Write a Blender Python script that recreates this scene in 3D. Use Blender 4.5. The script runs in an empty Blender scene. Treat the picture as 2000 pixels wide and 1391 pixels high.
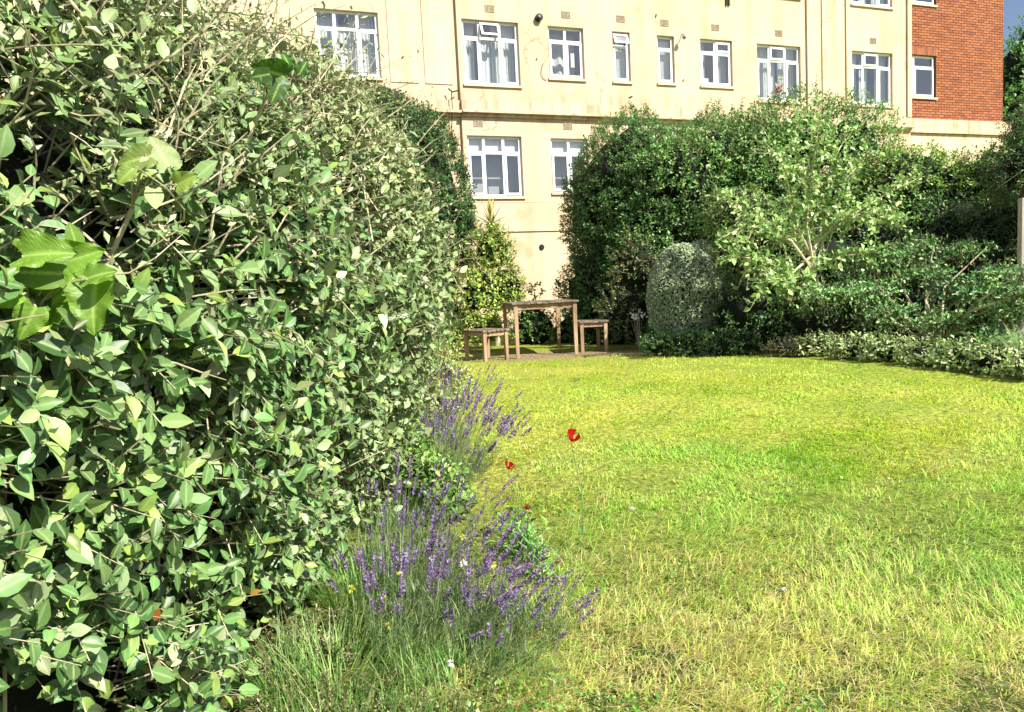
import bpy, math
import numpy as np
from mathutils import Matrix, Vector

# ------------------------------------------------------------------ camera, sky, sun, exposure
S = bpy.context.scene
F = 1444.0
TH = math.atan(.09); RO = -0.05
CAM = np.array([0, 0, 1.3])
Rm = Matrix.Rotation(math.pi/2-TH, 3, 'X') @ Matrix.Rotation(RO, 3, 'Z')
cd = bpy.data.cameras.new('camera'); cam = bpy.data.objects.new('camera', cd)
S.collection.objects.link(cam); S.camera = cam
cam.matrix_world = Matrix.Translation(CAM) @ Rm.to_4x4()
cd.sensor_width = 36; cd.lens = 36*F/2000; cd.clip_start = .05; cd.clip_end = 2000
RN = np.array(Rm)

SUN_EL = math.radians(43); SUN_AZ = math.radians(133)      # azimuth clockwise from +Y
sd = np.array([math.sin(SUN_AZ)*math.cos(SUN_EL), math.cos(SUN_AZ)*math.cos(SUN_EL), math.sin(SUN_EL)])
w = bpy.data.worlds.new('World'); S.world = w; w.use_nodes = True
nt = w.node_tree; bg = nt.nodes['Background']
sky = nt.nodes.new('ShaderNodeTexSky'); sky.sky_type = 'NISHITA'; sky.sun_disc = False
sky.sun_elevation = SUN_EL; sky.sun_rotation = SUN_AZ; sky.ozone_density = 1.5
tcw = nt.nodes.new('ShaderNodeTexCoord'); nzw = nt.nodes.new('ShaderNodeTexNoise')
mpw = nt.nodes.new('ShaderNodeMapping'); mpw.inputs['Scale'].default_value = (1, 1, 2.6)
nzw.inputs['Scale'].default_value = 2.3; nzw.inputs['Detail'].default_value = 7; nzw.inputs['Roughness'].default_value = .55
rpw = nt.nodes.new('ShaderNodeValToRGB'); rpw.color_ramp.elements[0].position = .4; rpw.color_ramp.elements[1].position = .7
mxw = nt.nodes.new('ShaderNodeMix'); mxw.data_type = 'RGBA'; mxw.inputs[7].default_value = (9, 9.3, 9.8, 1)
nt.links.new(tcw.outputs['Generated'], mpw.inputs[0]); nt.links.new(mpw.outputs[0], nzw.inputs['Vector'])
nt.links.new(nzw.outputs['Fac'], rpw.inputs[0]); nt.links.new(rpw.outputs[0], mxw.inputs[0])
nt.links.new(sky.outputs[0], mxw.inputs[6]); nt.links.new(mxw.outputs[2], bg.inputs[0])
bg.inputs[1].default_value = .06
sl = bpy.data.lights.new('sun', 'SUN'); sl.energy = 5.0; sl.angle = math.radians(.5); sl.color = (1, .94, .83)
so = bpy.data.objects.new('sun', sl); S.collection.objects.link(so)
so.rotation_euler = Vector(sd).to_track_quat('Z', 'Y').to_euler()
S.view_settings.view_transform = 'Standard'; S.view_settings.look = 'None'
S.view_settings.exposure = 1.12; S.view_settings.gamma = 1
S.view_settings.use_curve_mapping = False
S.cycles.max_bounces = 6; S.cycles.diffuse_bounces = 2; S.cycles.glossy_bounces = 2
S.cycles.transmission_bounces = 4; S.cycles.transparent_max_bounces = 8
S.cycles.use_denoising = True

rng = np.random.default_rng(7)

# ------------------------------------------------------------------ helpers
def ray(px, py): return RN @ np.array([(px-1000)/F, (695.5-py)/F, -1.])
def at(px, py, Y):
    d = ray(px, py); return CAM + d*Y/d[1]
def gz(y):
    t = np.clip((np.asarray(y, float)-2)/6, 0, 1); return .33*t*t*(3-2*t)
def nrm(a): return a/np.maximum(np.linalg.norm(a, axis=-1, keepdims=True), 1e-9)
def noise(p, s=1., seed=0):
    p = np.asarray(p)*s; r = np.random.default_rng(seed+100); o = np.zeros(p.shape[0])
    for k in range(6):
        v = r.normal(size=p.shape[1])*(1+.6*k); o += np.sin(p@v+r.uniform(0, 6.28)+.9*np.sin(p@(v[::-1]*.7)+k))/(1+.35*k)
    return o/2.6

def link(o, parent=None):
    S.collection.objects.link(o)
    if parent is not None:
        o.parent = parent
    return o
def tag(o, label=None, cat=None, group=None, kind=None):
    if label: o['label'] = label
    if cat: o['category'] = cat
    if group: o['group'] = group
    if kind: o['kind'] = kind
    return o
def thing(name, loc, label, cat, group=None):
    o = bpy.data.objects.new(name, None); o.location = [float(v) for v in loc]; o.empty_display_size = .2
    link(o); return tag(o, label, cat, group)

def mesh_obj(name, V, F_, mat, parent=None, col=None, smooth=False, kind=None):
    """V world verts (n,3); F_ list of index arrays (m,k)"""
    V = np.asarray(V, dtype=np.float32)
    q_ = parent
    while q_ is not None: V = V-np.array(q_.location, dtype=np.float32); q_ = q_.parent
    me = bpy.data.meshes.new(name)
    F_ = [np.asarray(f, dtype=np.int32) for f in F_ if len(f)]
    me.vertices.add(len(V)); me.vertices.foreach_set('co', V.ravel())
    nl = sum(f.size for f in F_); npoly = sum(len(f) for f in F_)
    me.loops.add(nl); me.polygons.add(npoly)
    me.loops.foreach_set('vertex_index', np.concatenate([f.ravel() for f in F_]))
    tot = np.concatenate([np.full(len(f), f.shape[1], dtype=np.int32) for f in F_])
    st = np.concatenate([[0], np.cumsum(tot)[:-1]]).astype(np.int32)
    me.polygons.foreach_set('loop_start', st); me.polygons.foreach_set('loop_total', tot)
    me.polygons.foreach_set('use_smooth', np.full(npoly, bool(smooth or col is not None)))
    me.update(calc_edges=True)
    if col is not None:
        ca = me.color_attributes.new('col', 'FLOAT_COLOR', 'POINT')
        ca.data.foreach_set('color', np.asarray(col, dtype=np.float32).ravel())
    me.materials.append(mat)
    o = bpy.data.objects.new(name, me); link(o, parent)
    if kind: o['kind'] = kind
    return o

class MB:
    def __init__(s): s.v = []; s.q = []; s.t = []; s.n = 0; s.o = []
    def add(s, v, q=(), t=()):
        s.v.append(np.asarray(v, float)); s.q += [[i+s.n for i in f] for f in q]; s.t += [[i+s.n for i in f] for f in t]; s.n += len(v)
    def hexa(s, c):      # 8 corners: bottom 4 ccw, top 4
        s.add(c, [(3, 2, 1, 0), (4, 5, 6, 7), (0, 1, 5, 4), (1, 2, 6, 5), (2, 3, 7, 6), (3, 0, 4, 7)])
    def box(s, lo, hi, M=None):
        x0, y0, z0 = lo; x1, y1, z1 = hi
        c = np.array([[x0, y0, z0], [x1, y0, z0], [x1, y1, z0], [x0, y1, z0], [x0, y0, z1], [x1, y0, z1], [x1, y1, z1], [x0, y1, z1]], float)
        if M is not None: c = M(c)
        s.hexa(c)
    def tube(s, pts, rad, n=8, cap=True):
        pts = np.asarray(pts, float); m = len(pts); rad = np.broadcast_to(rad, (m,))
        T = nrm(np.gradient(pts, axis=0)); up = np.array([0, 0, 1.]) if abs(T[0, 2]) < .9 else np.array([1., 0, 0])
        V = []
        for i in range(m):
            X = nrm(np.cross(up, T[i])); Yv = np.cross(T[i], X)
            for k in range(n):
                a = 2*math.pi*k/n; V.append(pts[i]+rad[i]*(X*math.cos(a)+Yv*math.sin(a)))
        q = [(i*n+k, i*n+(k+1) % n, (i+1)*n+(k+1) % n, (i+1)*n+k) for i in range(m-1) for k in range(n)]
        t = []
        if cap:
            V += [pts[0], pts[-1]]; a, b = m*n, m*n+1
            t = [(a, (k+1) % n, k) for k in range(n)]+[(b, (m-1)*n+k, (m-1)*n+(k+1) % n) for k in range(n)]
        s.add(V, q, t)
    def build(s, name, mat, parent=None, smooth=False, kind=None):
        return mesh_obj(name, np.concatenate(s.v), [s.q, s.t], mat, parent, smooth=smooth, kind=kind)

# ------------------------------------------------------------------ materials
def newmat(name):
    m = bpy.data.materials.new(name); m.use_nodes = True
    return m, m.node_tree, m.node_tree.nodes['Principled BSDF']
def N(nt, t, **kw):
    n = nt.nodes.new(t)
    for k, v in kw.items(): setattr(n, k, v)
    return n
def leafmat(name, rough=.45, trans=.3, spec=.5, back=(.16, .2, .12), backf=.5, rib=(.2, .28, .1), ribf=.35):
    m, nt, b = newmat(name); L = nt.links.new
    a = N(nt, 'ShaderNodeAttribute'); a.attribute_name = 'col'
    g = N(nt, 'ShaderNodeNewGeometry')
    nz = N(nt, 'ShaderNodeTexNoise'); nz.inputs['Scale'].default_value = 90; nz.inputs['Detail'].default_value = 2
    mr = N(nt, 'ShaderNodeMapRange'); mr.inputs['From Min'].default_value = .06; mr.inputs['From Max'].default_value = .24
    mr.inputs['To Min'].default_value = ribf; mr.inputs['To Max'].default_value = 0
    L(a.outputs['Alpha'], mr.inputs['Value'])
    m1 = N(nt, 'ShaderNodeMix', data_type='RGBA'); L(mr.outputs[0], m1.inputs[0]); L(a.outputs['Color'], m1.inputs[6]); m1.inputs[7].default_value = (*rib, 1)
    hs = N(nt, 'ShaderNodeHueSaturation'); L(m1.outputs[2], hs.inputs['Color'])
    mr2 = N(nt, 'ShaderNodeMapRange'); mr2.inputs['To Min'].default_value = .6; mr2.inputs['To Max'].default_value = 1.4
    L(nz.outputs['Fac'], mr2.inputs['Value']); L(mr2.outputs[0], hs.inputs['Value'])
    m2 = N(nt, 'ShaderNodeMix', data_type='RGBA'); ml = N(nt, 'ShaderNodeMath', operation='MULTIPLY'); ml.inputs[1].default_value = backf
    L(g.outputs['Backfacing'], ml.inputs[0]); L(ml.outputs[0], m2.inputs[0]); L(hs.outputs[0], m2.inputs[6]); m2.inputs[7].default_value = (*back, 1)
    L(m2.outputs[2], b.inputs['Base Color']); b.inputs['Roughness'].default_value = rough
    b.inputs['Specular IOR Level'].default_value = spec
    t = N(nt, 'ShaderNodeBsdfTranslucent'); hs2 = N(nt, 'ShaderNodeHueSaturation'); hs2.inputs['Saturation'].default_value = 1.15; hs2.inputs['Value'].default_value = 1.5
    L(m2.outputs[2], hs2.inputs['Color']); L(hs2.outputs[0], t.inputs['Color'])
    mx = N(nt, 'ShaderNodeMixShader'); mx.inputs[0].default_value = trans
    L(b.outputs[0], mx.inputs[1]); L(t.outputs[0], mx.inputs[2]); L(mx.outputs[0], nt.nodes['Material Output'].inputs[0])
    return m
def surf(name, c1, c2, scale=8, rough=.8, bump=.2, detail=6, stretch=(1, 1, 1), c3=None, lo=.35, hi=.65, spec=.3, bscale=None):
    m, nt, b = newmat(name); L = nt.links.new
    tc = N(nt, 'ShaderNodeNewGeometry'); mp = N(nt, 'ShaderNodeMapping'); mp.inputs['Scale'].default_value = stretch
    L(tc.outputs['Position'], mp.inputs[0])
    nz = N(nt, 'ShaderNodeTexNoise'); nz.inputs['Scale'].default_value = scale; nz.inputs['Detail'].default_value = detail; nz.inputs['Roughness'].default_value = .6
    L(mp.outputs[0], nz.inputs['Vector'])
    r = N(nt, 'ShaderNodeValToRGB'); e = r.color_ramp.elements; e[0].position = lo; e[1].position = hi
    e[0].color = (*c1, 1); e[1].color = (*c2, 1)
    if c3: x = e.new((lo+hi)/2); x.color = (*c3, 1)
    L(nz.outputs['Fac'], r.inputs[0]); L(r.outputs[0], b.inputs['Base Color'])
    b.inputs['Roughness'].default_value = rough; b.inputs['Specular IOR Level'].default_value = spec
    if bump:
        n2 = N(nt, 'ShaderNodeTexNoise'); n2.inputs['Scale'].default_value = bscale or scale*4; n2.inputs['Detail'].default_value = 4
        L(mp.outputs[0], n2.inputs['Vector'])
        bp = N(nt, 'ShaderNodeBump'); bp.inputs['Strength'].default_value = bump; bp.inputs['Distance'].default_value = .01
        L(n2.outputs['Fac'], bp.inputs['Height']); L(bp.outputs[0], b.inputs['Normal'])
    return m

M_leaf = leafmat('cotoneaster_leaf', rough=.46, trans=.12, back=(.2, .24, .13), backf=.6, rib=(.3, .38, .17), ribf=.6)
M_big = leafmat('bindweed_leaf', rough=.5, trans=.3, back=(.2, .3, .08), rib=(.35, .5, .12), ribf=.7)
M_shrub = leafmat('shrub_leaf', rough=.42, trans=.28, back=(.2, .3, .13), backf=.35)
M_dull = leafmat('conifer_leaf', rough=.7, trans=.1, spec=.25, backf=.2)
M_grass = leafmat('grass_blade', rough=.5, trans=.42, spec=.3, backf=0, ribf=0)
M_petal = leafmat('petal', rough=.6, trans=.35, spec=.2, backf=0, ribf=0)
M_twig = surf('twig_bark', (.32, .28, .17), (.55, .5, .34), 30, .8, .2)
M_twig2 = surf('shrub_twig', (.07, .06, .03), (.16, .14, .07), 30, .9, .2)
M_bark = surf('pale_bark', (.38, .32, .2), (.62, .55, .38), 12, .8, .4, stretch=(1, 1, .3))
M_core = surf('shade_core', (.004, .007, .003), (.012, .016, .007), 14, 1, 1.0)  # near-black colour stands in for the shade deep inside the foliage

# rendered wall: cream paint with stains, hairline cracks and streaks
def cream(name, base=(.57, .445, .32)):
    m, nt, b = newmat(name); L = nt.links.new
    g = N(nt, 'ShaderNodeNewGeometry')
    def nz(sc, st=(1, 1, 1), det=5):
        mp = N(nt, 'ShaderNodeMapping'); mp.inputs['Scale'].default_value = st; L(g.outputs['Position'], mp.inputs[0])
        n = N(nt, 'ShaderNodeTexNoise'); n.inputs['Scale'].default_value = sc; n.inputs['Detail'].default_value = det; L(mp.outputs[0], n.inputs['Vector']); return n
    def ramp(a, b_, x, c0=0, c1=1):
        r = N(nt, 'ShaderNodeMapRange'); r.inputs['From Min'].default_value = a; r.inputs['From Max'].default_value = b_
        r.inputs['To Min'].default_value = c0; r.inputs['To Max'].default_value = c1; L(x, r.inputs['Value']); return r.outputs[0]
    col = N(nt, 'ShaderNodeMix', data_type='RGBA'); col.inputs[6].default_value = (*base, 1)
    col.inputs[7].default_value = (base[0]*.95, base[1]*.9, base[2]*.82, 1)
    L(ramp(.4, .65, nz(.6).outputs['Fac']), col.inputs[0])
    c2 = N(nt, 'ShaderNodeMix', data_type='RGBA'); L(col.outputs[2], c2.inputs[6]); c2.inputs[7].default_value = (.33, .24, .14, 1)
    L(ramp(.5, .78, nz(2.6, (1, 1, .12), 7).outputs['Fac'], 0, .6), c2.inputs[0])
    c2b = N(nt, 'ShaderNodeMix', data_type='RGBA'); L(c2.outputs[2], c2b.inputs[6]); c2b.inputs[7].default_value = (.34, .24, .12, 1)
    L(ramp(.58, .68, nz(1.5, (1, 1, 1.4), 9).outputs['Fac'], 0, .4), c2b.inputs[0])
    zz = N(nt, 'ShaderNodeSeparateXYZ'); L(g.outputs['Position'], zz.inputs[0])
    mk = N(nt, 'ShaderNodeMath', operation='MULTIPLY'); L(ramp(5.95, 5.5, zz.outputs[2]), mk.inputs[0]); L(ramp(5.0, 5.2, zz.outputs[2]), mk.inputs[1])
    mk2 = N(nt, 'ShaderNodeMath', operation='MULTIPLY'); L(mk.outputs[0], mk2.inputs[0]); L(ramp(.42, .7, nz(7, (1, 1, .06), 6).outputs['Fac'], 0, .75), mk2.inputs[1])
    c2c = N(nt, 'ShaderNodeMix', data_type='RGBA'); L(c2b.outputs[2], c2c.inputs[6]); c2c.inputs[7].default_value = (.26, .19, .12, 1); L(mk2.outputs[0], c2c.inputs[0]); c2b = c2c
    # hairline cracks
    mp = N(nt, 'ShaderNodeMapping'); L(g.outputs['Position'], mp.inputs[0])
    dn = nz(1.5, det=8); vm = N(nt, 'ShaderNodeVectorMath', operation='ADD'); L(g.outputs['Position'], vm.inputs[0])
    sc = N(nt, 'ShaderNodeVectorMath', operation='SCALE'); L(dn.outputs['Color'], sc.inputs[0]); sc.inputs['Scale'].default_value = 1.2; L(sc.outputs[0], vm.inputs[1])
    vo = N(nt, 'ShaderNodeTexVoronoi', feature='DISTANCE_TO_EDGE'); vo.inputs['Scale'].default_value = .55; L(vm.outputs[0], vo.inputs['Vector'])
    c3 = N(nt, 'ShaderNodeMix', data_type='RGBA'); L(c2b.outputs[2], c3.inputs[6]); c3.inputs[7].default_value = (.2, .13, .07, 1)
    mm = N(nt, 'ShaderNodeMath', operation='MULTIPLY'); L(ramp(0, .008, vo.outputs['Distance'], .8, 0), mm.inputs[0])
    L(ramp(.5, .6, nz(.45).outputs['Fac']), mm.inputs[1]); L(mm.outputs[0], c3.inputs[0])
    L(c3.outputs[2], b.inputs['Base Color']); b.inputs['Roughness'].default_value = .8; b.inputs['Specular IOR Level'].default_value = .2
    bp = N(nt, 'ShaderNodeBump'); bp.inputs['Strength'].default_value = .25; bp.inputs['Distance'].default_value = .01
    L(nz(18).outputs['Fac'], bp.inputs['Height']); L(bp.outputs[0], b.inputs['Normal'])
    return m
M_cream = cream('cream_render'); M_cream2 = cream('cream_band', (.6, .475, .345)); 
M_white = surf('white_upvc', (.74, .74, .74), (.82, .82, .82), 3, .35, 0, spec=.5)
M_sill = surf('stone_sill', (.5, .43, .3), (.66, .56, .4), 6, .8, .2)
M_dark = surf('black_plastic', (.012, .012, .014), (.025, .025, .03), 10, .4, 0)
M_grey = surf('grey_metal', (.2, .2, .2), (.3, .3, .3), 10, .5, 0)
M_vent = surf('terracotta_vent', (.2, .16, .11), (.42, .35, .25), 30, .9, .3)
M_room = surf('room_wall', (.3, .3, .29), (.45, .44, .42), 1, .9, 0)
M_curt = surf('net_curtain', (.55, .57, .58), (.75, .76, .75), 3, .9, 0, stretch=(6, 6, .3))
M_blind = surf('blind', (.62, .62, .6), (.75, .74, .7), 6, .8, 0)
M_mortar = surf('mortar', (.04, .03, .025), (.1, .07, .05), 12, .95, .3)
def brickm(n, c):
    return surf(n, tuple(v*.75 for v in c), c, 25, .85, .4)
M_bricks = [brickm('brick_red', (.3, .1, .042)), brickm('brick_orange', (.36, .13, .055)), brickm('brick_brown', (.24, .085, .045)), brickm('brick_pale', (.34, .13, .07))]
M_wood = surf('weathered_teak', (.22, .145, .085), (.43, .3, .19), 9, .8, .35, stretch=(1, 1, .25), spec=.2)
M_slat = surf('weathered_slat', (.08, .06, .045), (.27, .21, .16), 14, .85, .5, spec=.2)
M_post = surf('grey_post', (.25, .22, .19), (.45, .4, .36), 12, .85, .4, stretch=(1, 1, .2))
def glassm(name, tint, rough=.0):
    m, nt, b = newmat(name); L = nt.links.new
    t = N(nt, 'ShaderNodeBsdfTransparent'); t.inputs[0].default_value = (*tint, 1)
    gl = N(nt, 'ShaderNodeBsdfGlossy'); gl.inputs['Roughness'].default_value = rough; gl.inputs['Color'].default_value = (.9, .93, 1, 1)
    g = N(nt, 'ShaderNodeNewGeometry'); nz = N(nt, 'ShaderNodeTexNoise'); nz.inputs['Scale'].default_value = 1.6; L(g.outputs['Position'], nz.inputs['Vector'])
    bp = N(nt, 'ShaderNodeBump'); bp.inputs['Strength'].default_value = .25; bp.inputs['Distance'].default_value = .05
    L(nz.outputs['Fac'], bp.inputs['Height']); L(bp.outputs[0], gl.inputs['Normal'])
    fr = N(nt, 'ShaderNodeLayerWeight'); fr.inputs['Blend'].default_value = .5; pw = N(nt, 'ShaderNodeMath', operation='POWER'); pw.inputs[1].default_value = 3; L(fr.outputs['Facing'], pw.inputs[0])
    mr = N(nt, 'ShaderNodeMapRange'); mr.inputs['To Min'].default_value = .16; mr.inputs['To Max'].default_value = .9; L(pw.outputs[0], mr.inputs['Value'])
    mx = N(nt, 'ShaderNodeMixShader'); L(mr.outputs[0], mx.inputs[0]); L(t.outputs[0], mx.inputs[1]); L(gl.outputs[0], mx.inputs[2])
    L(mx.outputs[0], nt.nodes['Material Output'].inputs[0]); return m
M_glass = glassm('window_glass', (.8, .84, .84)); M_glassf = glassm('obscure_glass', (.6, .66, .66), .25)

# ------------------------------------------------------------------ ground
def axis(lo, hi, st, outer): return np.concatenate([[-outer, -outer/4, lo-12, lo-4], np.arange(lo, hi, st), [hi+4, hi+14, outer/4, outer]])
xs = axis(-4, 9, .1, 800); ys = axis(-1, 15, .1, 800)
GX, GY = np.meshgrid(xs, ys); gp = np.stack([GX.ravel(), GY.ravel()], 1)
hz = gz(gp[:, 1]) + .012*noise(gp, 3, 1)*(np.abs(gp[:, 1]) < 20)
DC = np.array([.7, 10.6])
def dirt(p):   # worn, sandy ground under the table and along the far edge
    d = np.sqrt(((p[:, 0]-DC[0])/1.5)**2+((p[:, 1]-DC[1])/.62)**2)
    e = np.abs(p[:, 1]-(10.55-.16*np.abs(p[:, 0]-1.2)-.12*(np.clip(p[:, 0]-1.2, 0, 9))**1.5))/.28+2.2*(p[:, 0] < 0)+2*(p[:, 0] > 2.9)
    v = np.minimum(d, e)+.25*noise(p, 4, 5)
    return np.clip(1.5-v, 0, 1)
nx, ny = len(xs), len(ys)
ii = np.arange(nx-1)[None, :]+nx*np.arange(ny-1)[:, None]; ii = ii.ravel()
dd = dirt(gp)[:, None]; nn = np.clip(.5+.5*noise(gp, 2.2, 9), 0, 1)[:, None]
bed = (np.clip((-.05+.12*gp[:, 1]-.15*noise(gp, 3, 2)-gp[:, 0]-.1*0-.35)*3, 0, 1)*(gp[:, 1] < 8) * (gp[:, 0] > -5))[:, None]
gc = (1-nn)*np.array([.11, .12, .035])+nn*np.array([.2, .17, .075])
fg = np.clip((gp[:, 1:2]-2.6)/3, 0, 1); gc = gc*np.array([.8, 1.2, .7])*(.5+.5*fg)*(1-fg)+fg*((1-nn)*np.array([.2, .27, .04])+nn*np.array([.33, .34, .06]))
gc = gc*(1-dd)+dd*((1-nn)*np.array([.2, .15, .085])+nn*np.array([.3, .235, .14]))
gcol = np.concatenate([gc, np.ones((len(gc), 1))], 1)
mg, ntg, bgd = newmat('lawn_soil'); a = N(ntg, 'ShaderNodeAttribute'); a.attribute_name = 'col'
nzg = N(ntg, 'ShaderNodeTexNoise'); nzg.inputs['Scale'].default_value = 30; nzg.inputs['Detail'].default_value = 8
gg = N(ntg, 'ShaderNodeNewGeometry'); ntg.links.new(gg.outputs['Position'], nzg.inputs['Vector'])
hg = N(ntg, 'ShaderNodeHueSaturation'); mrg = N(ntg, 'ShaderNodeMapRange'); mrg.inputs['From Min'].default_value = .3; mrg.inputs['From Max'].default_value = .7; mrg.inputs['To Min'].default_value = .35; mrg.inputs['To Max'].default_value = 1.3
ntg.links.new(nzg.outputs['Fac'], mrg.inputs['Value']); ntg.links.new(mrg.outputs[0], hg.inputs['Value']); ntg.links.new(a.outputs['Color'], hg.inputs['Color'])
ntg.links.new(hg.outputs[0], bgd.inputs['Base Color']); bgd.inputs['Roughness'].default_value = .95; bgd.inputs['Specular IOR Level'].default_value = .1
bpg = N(ntg, 'ShaderNodeBump'); bpg.inputs['Distance'].default_value = .03; bpg.inputs['Strength'].default_value = .6
ntg.links.new(nzg.outputs['Fac'], bpg.inputs['Height']); ntg.links.new(bpg.outputs[0], bgd.inputs['Normal'])
go = mesh_obj('ground', np.column_stack([gp, hz]), [np.stack([ii, ii+1, ii+1+nx, ii+nx], 1)], mg, col=gcol, smooth=True)
tag(go, 'gently rising garden ground with sandy worn patch under the table', None, None, 'structure')

# ------------------------------------------------------------------ facade (plane coordinates: s along the wall, z up, o out of the wall)
aw = math.radians(70.3); U = np.array([math.sin(aw), math.cos(aw), 0]); Nw = np.array([U[1], -U[0], 0]); P0 = at(965, 385, 17)
def W(c):      # (s, o, z) -> world
    c = np.asarray(c, float); return P0*np.array([1, 1, 0])+c[..., :1]*U+c[..., 1:2]*Nw+c[..., 2:3]*np.array([0, 0, 1.])
def W0(c): return W(c)
def fac(px, py, o=0):
    d = ray(px, py); t = ((P0+Nw*o-CAM)@Nw)/(d@Nw); P = CAM+d*t; return (P-P0)@U, P[2]
def wall_mesh(mb, s0, s1, z0, z1, o, openings, depth=.13):
    ops = [q for q in openings if q[0] < s1-1e-4 and q[1] > s0+1e-4 and q[2] < z1 and q[3] > z0]
    cl = lambda v, a, b: min(max(v, a), b)
    ops = [(cl(q[0], s0, s1), cl(q[1], s0, s1), cl(q[2], z0, z1), cl(q[3], z0, z1)) for q in ops]
    ss = sorted({s0, s1, *[q[0] for q in ops], *[q[1] for q in ops]}); zs = sorted({z0, z1, *[q[2] for q in ops], *[q[3] for q in ops]})
    for i in range(len(ss)-1):
        for j in range(len(zs)-1):
            cs, cz = (ss[i]+ss[i+1])/2, (zs[j]+zs[j+1])/2
            if any(q[0] < cs < q[1] and q[2] < cz < q[3] for q in ops): continue
            mb.add(W([(ss[i], o, zs[j]), (ss[i+1], o, zs[j]), (ss[i+1], o, zs[j+1]), (ss[i], o, zs[j+1])]), [(0, 1, 2, 3)])
    for a, b, c, d in ops:
        i_ = o-depth
        mb.add(W([(a, o, c), (a, i_, c), (a, i_, d), (a, o, d)]), [(0, 1, 2, 3)])
        mb.add(W([(b, o, c), (b, i_, c), (b, i_, d), (b, o, d)]), [(3, 2, 1, 0)])
        mb.add(W([(a, o, d), (b, o, d), (b, i_, d), (a, i_, d)]), [(3, 2, 1, 0)])
        mb.add(W([(a, o, c), (b, o, c), (b, i_, c), (a, i_, c)]), [(0, 1, 2, 3)])

Bb = thing('apartment_building', W([4, 0, .33]), 'long cream rendered apartment block with white windows behind the garden', 'building')
OPS = []
WIN = []
def win(a, b, z0, z1, kind, o=0, label=None, inner='curtain', par=None): OPS.append((a, b, z0, z1)); WIN.append((a, b, z0, z1, kind, o, label, inner, par))
win(-3.69, -2.37, 5.93, 7.28, '3', -.08, 'three light window just above the near hedge')
win(-.55, .78, 5.88, 7.27, '3o', 0, 'three light window with its small top vent propped open')
win(1.5, 2.4, 6.10, 7.26, '2', 0, 'two light window with a white paper in the right pane', 'note')
win(3.15, 3.62, 6.1, 7.25, '1o', 0, 'narrow window with top vent open', 'obscure')
win(4.36, 4.84, 6.12, 7.24, '1', 0, 'narrow window with closed top light', 'obscure')
win(5.58, 6.53, 6.11, 7.24, '2v', 0, 'two light window with a small white box on its inner sill')
win(7.28, 8.66, 5.81, 7.23, '3v', 0, 'three light window behind the pink rose')
win(10.37, 11.80, 5.82, 7.24, '3v', 0, 'three light window with hanging net curtains')
win(-.57, .73, 3.41, 4.76, '3', 0, 'ground floor window with pale blinds in its top lights', 'blind')
win(1.45, 2.40, 3.50, 4.74, '2', 0, 'ground floor window partly behind the big hedge', 'blind')
win(7.28, 8.66, 8.45, 9.85, '3v', 0, 'upper window cut by the top of the picture'); win(10.37, 11.8, 8.45, 9.85, '3', 0, 'upper window over the pilaster strip')
win(-3.69, -2.37, 8.5, 9.9, '3', -.08); win(-.55, .78, 8.5, 9.9, '3', 0); win(1.5, 2.4, 8.7, 9.88, '2', 0); win(5.58, 6.53, 8.7, 9.88, '2', 0)
win(3.6, 4.5, 3.5, 4.74, '2', 0); win(6.0, 7.3, 3.41, 4.76, '3', 0); win(9.5, 10.9, 3.41, 4.76, '3', 0)
win(-3.6, -2.3, 3.41, 4.76, '3', -.08)
TOPZ = 12.0
mb = MB()
for (s0, s1, o) in ((-14, -.66, -.08), (-.66, 8.82, 0), (8.82, 12.45, .0)):
    wall_mesh(mb, s0, s1, -.1, TOPZ, o, OPS)
mb.add(W([(-.66, -.08, -.1), (-.66, 0, -.1), (-.66, 0, TOPZ), (-.66, -.08, TOPZ)]), [(0, 1, 2, 3)])
mb.add(W([(12.45, 0, -.1), (12.45, -9, -.1), (12.45, -9, TOPZ), (12.45, 0, TOPZ)]), [(0, 1, 2, 3)])
mb.add(W([(-14, 0, -.1), (-14, -9, -.1), (-14, -9, TOPZ), (-14, 0, TOPZ)]), [(0, 1, 2, 3)])
mb.build('wall', M_cream, Bb)
mb = MB(); mb.box((-14.2, -9.2, TOPZ), (12.6, .25, TOPZ+.3), W); mb.build('roof', M_grey, Bb)
mb = MB(); mb.box((-14, -9, 0), (12.4, -1.0, 11.9), W); mb.build('interior', M_room, Bb)
def bandbox(name, s0, s1, o0, o1, z0, z1, m=M_cream2, par=Bb):
    b = MB(); b.box((s0, o0, z0), (s1, o1, z1), W); return b.build(name, m, par)
# string courses, mouldings, grooves
for (o_, s0, s1) in ((-.08, -14, -.66), (0, -.658, 12.45)):
    bandbox('string_course', s0, s1, o_+.001, o_+.05, 5.30, 5.52)
    bandbox('drip_moulding', s0, s1, o_+.0011, o_+.15, 5.235, 5.285)
    bandbox('lower_moulding', s0, s1, o_+.0012, o_+.055, 5.165, 5.232)
    bandbox('plinth_band', s0, s1, o_+.001, o_+.03, 2.615, 2.72)
    bandbox('wall_groove', s0, s1, o_+.0008, o_+.008, 3.285, 3.297, M_sill)
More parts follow.
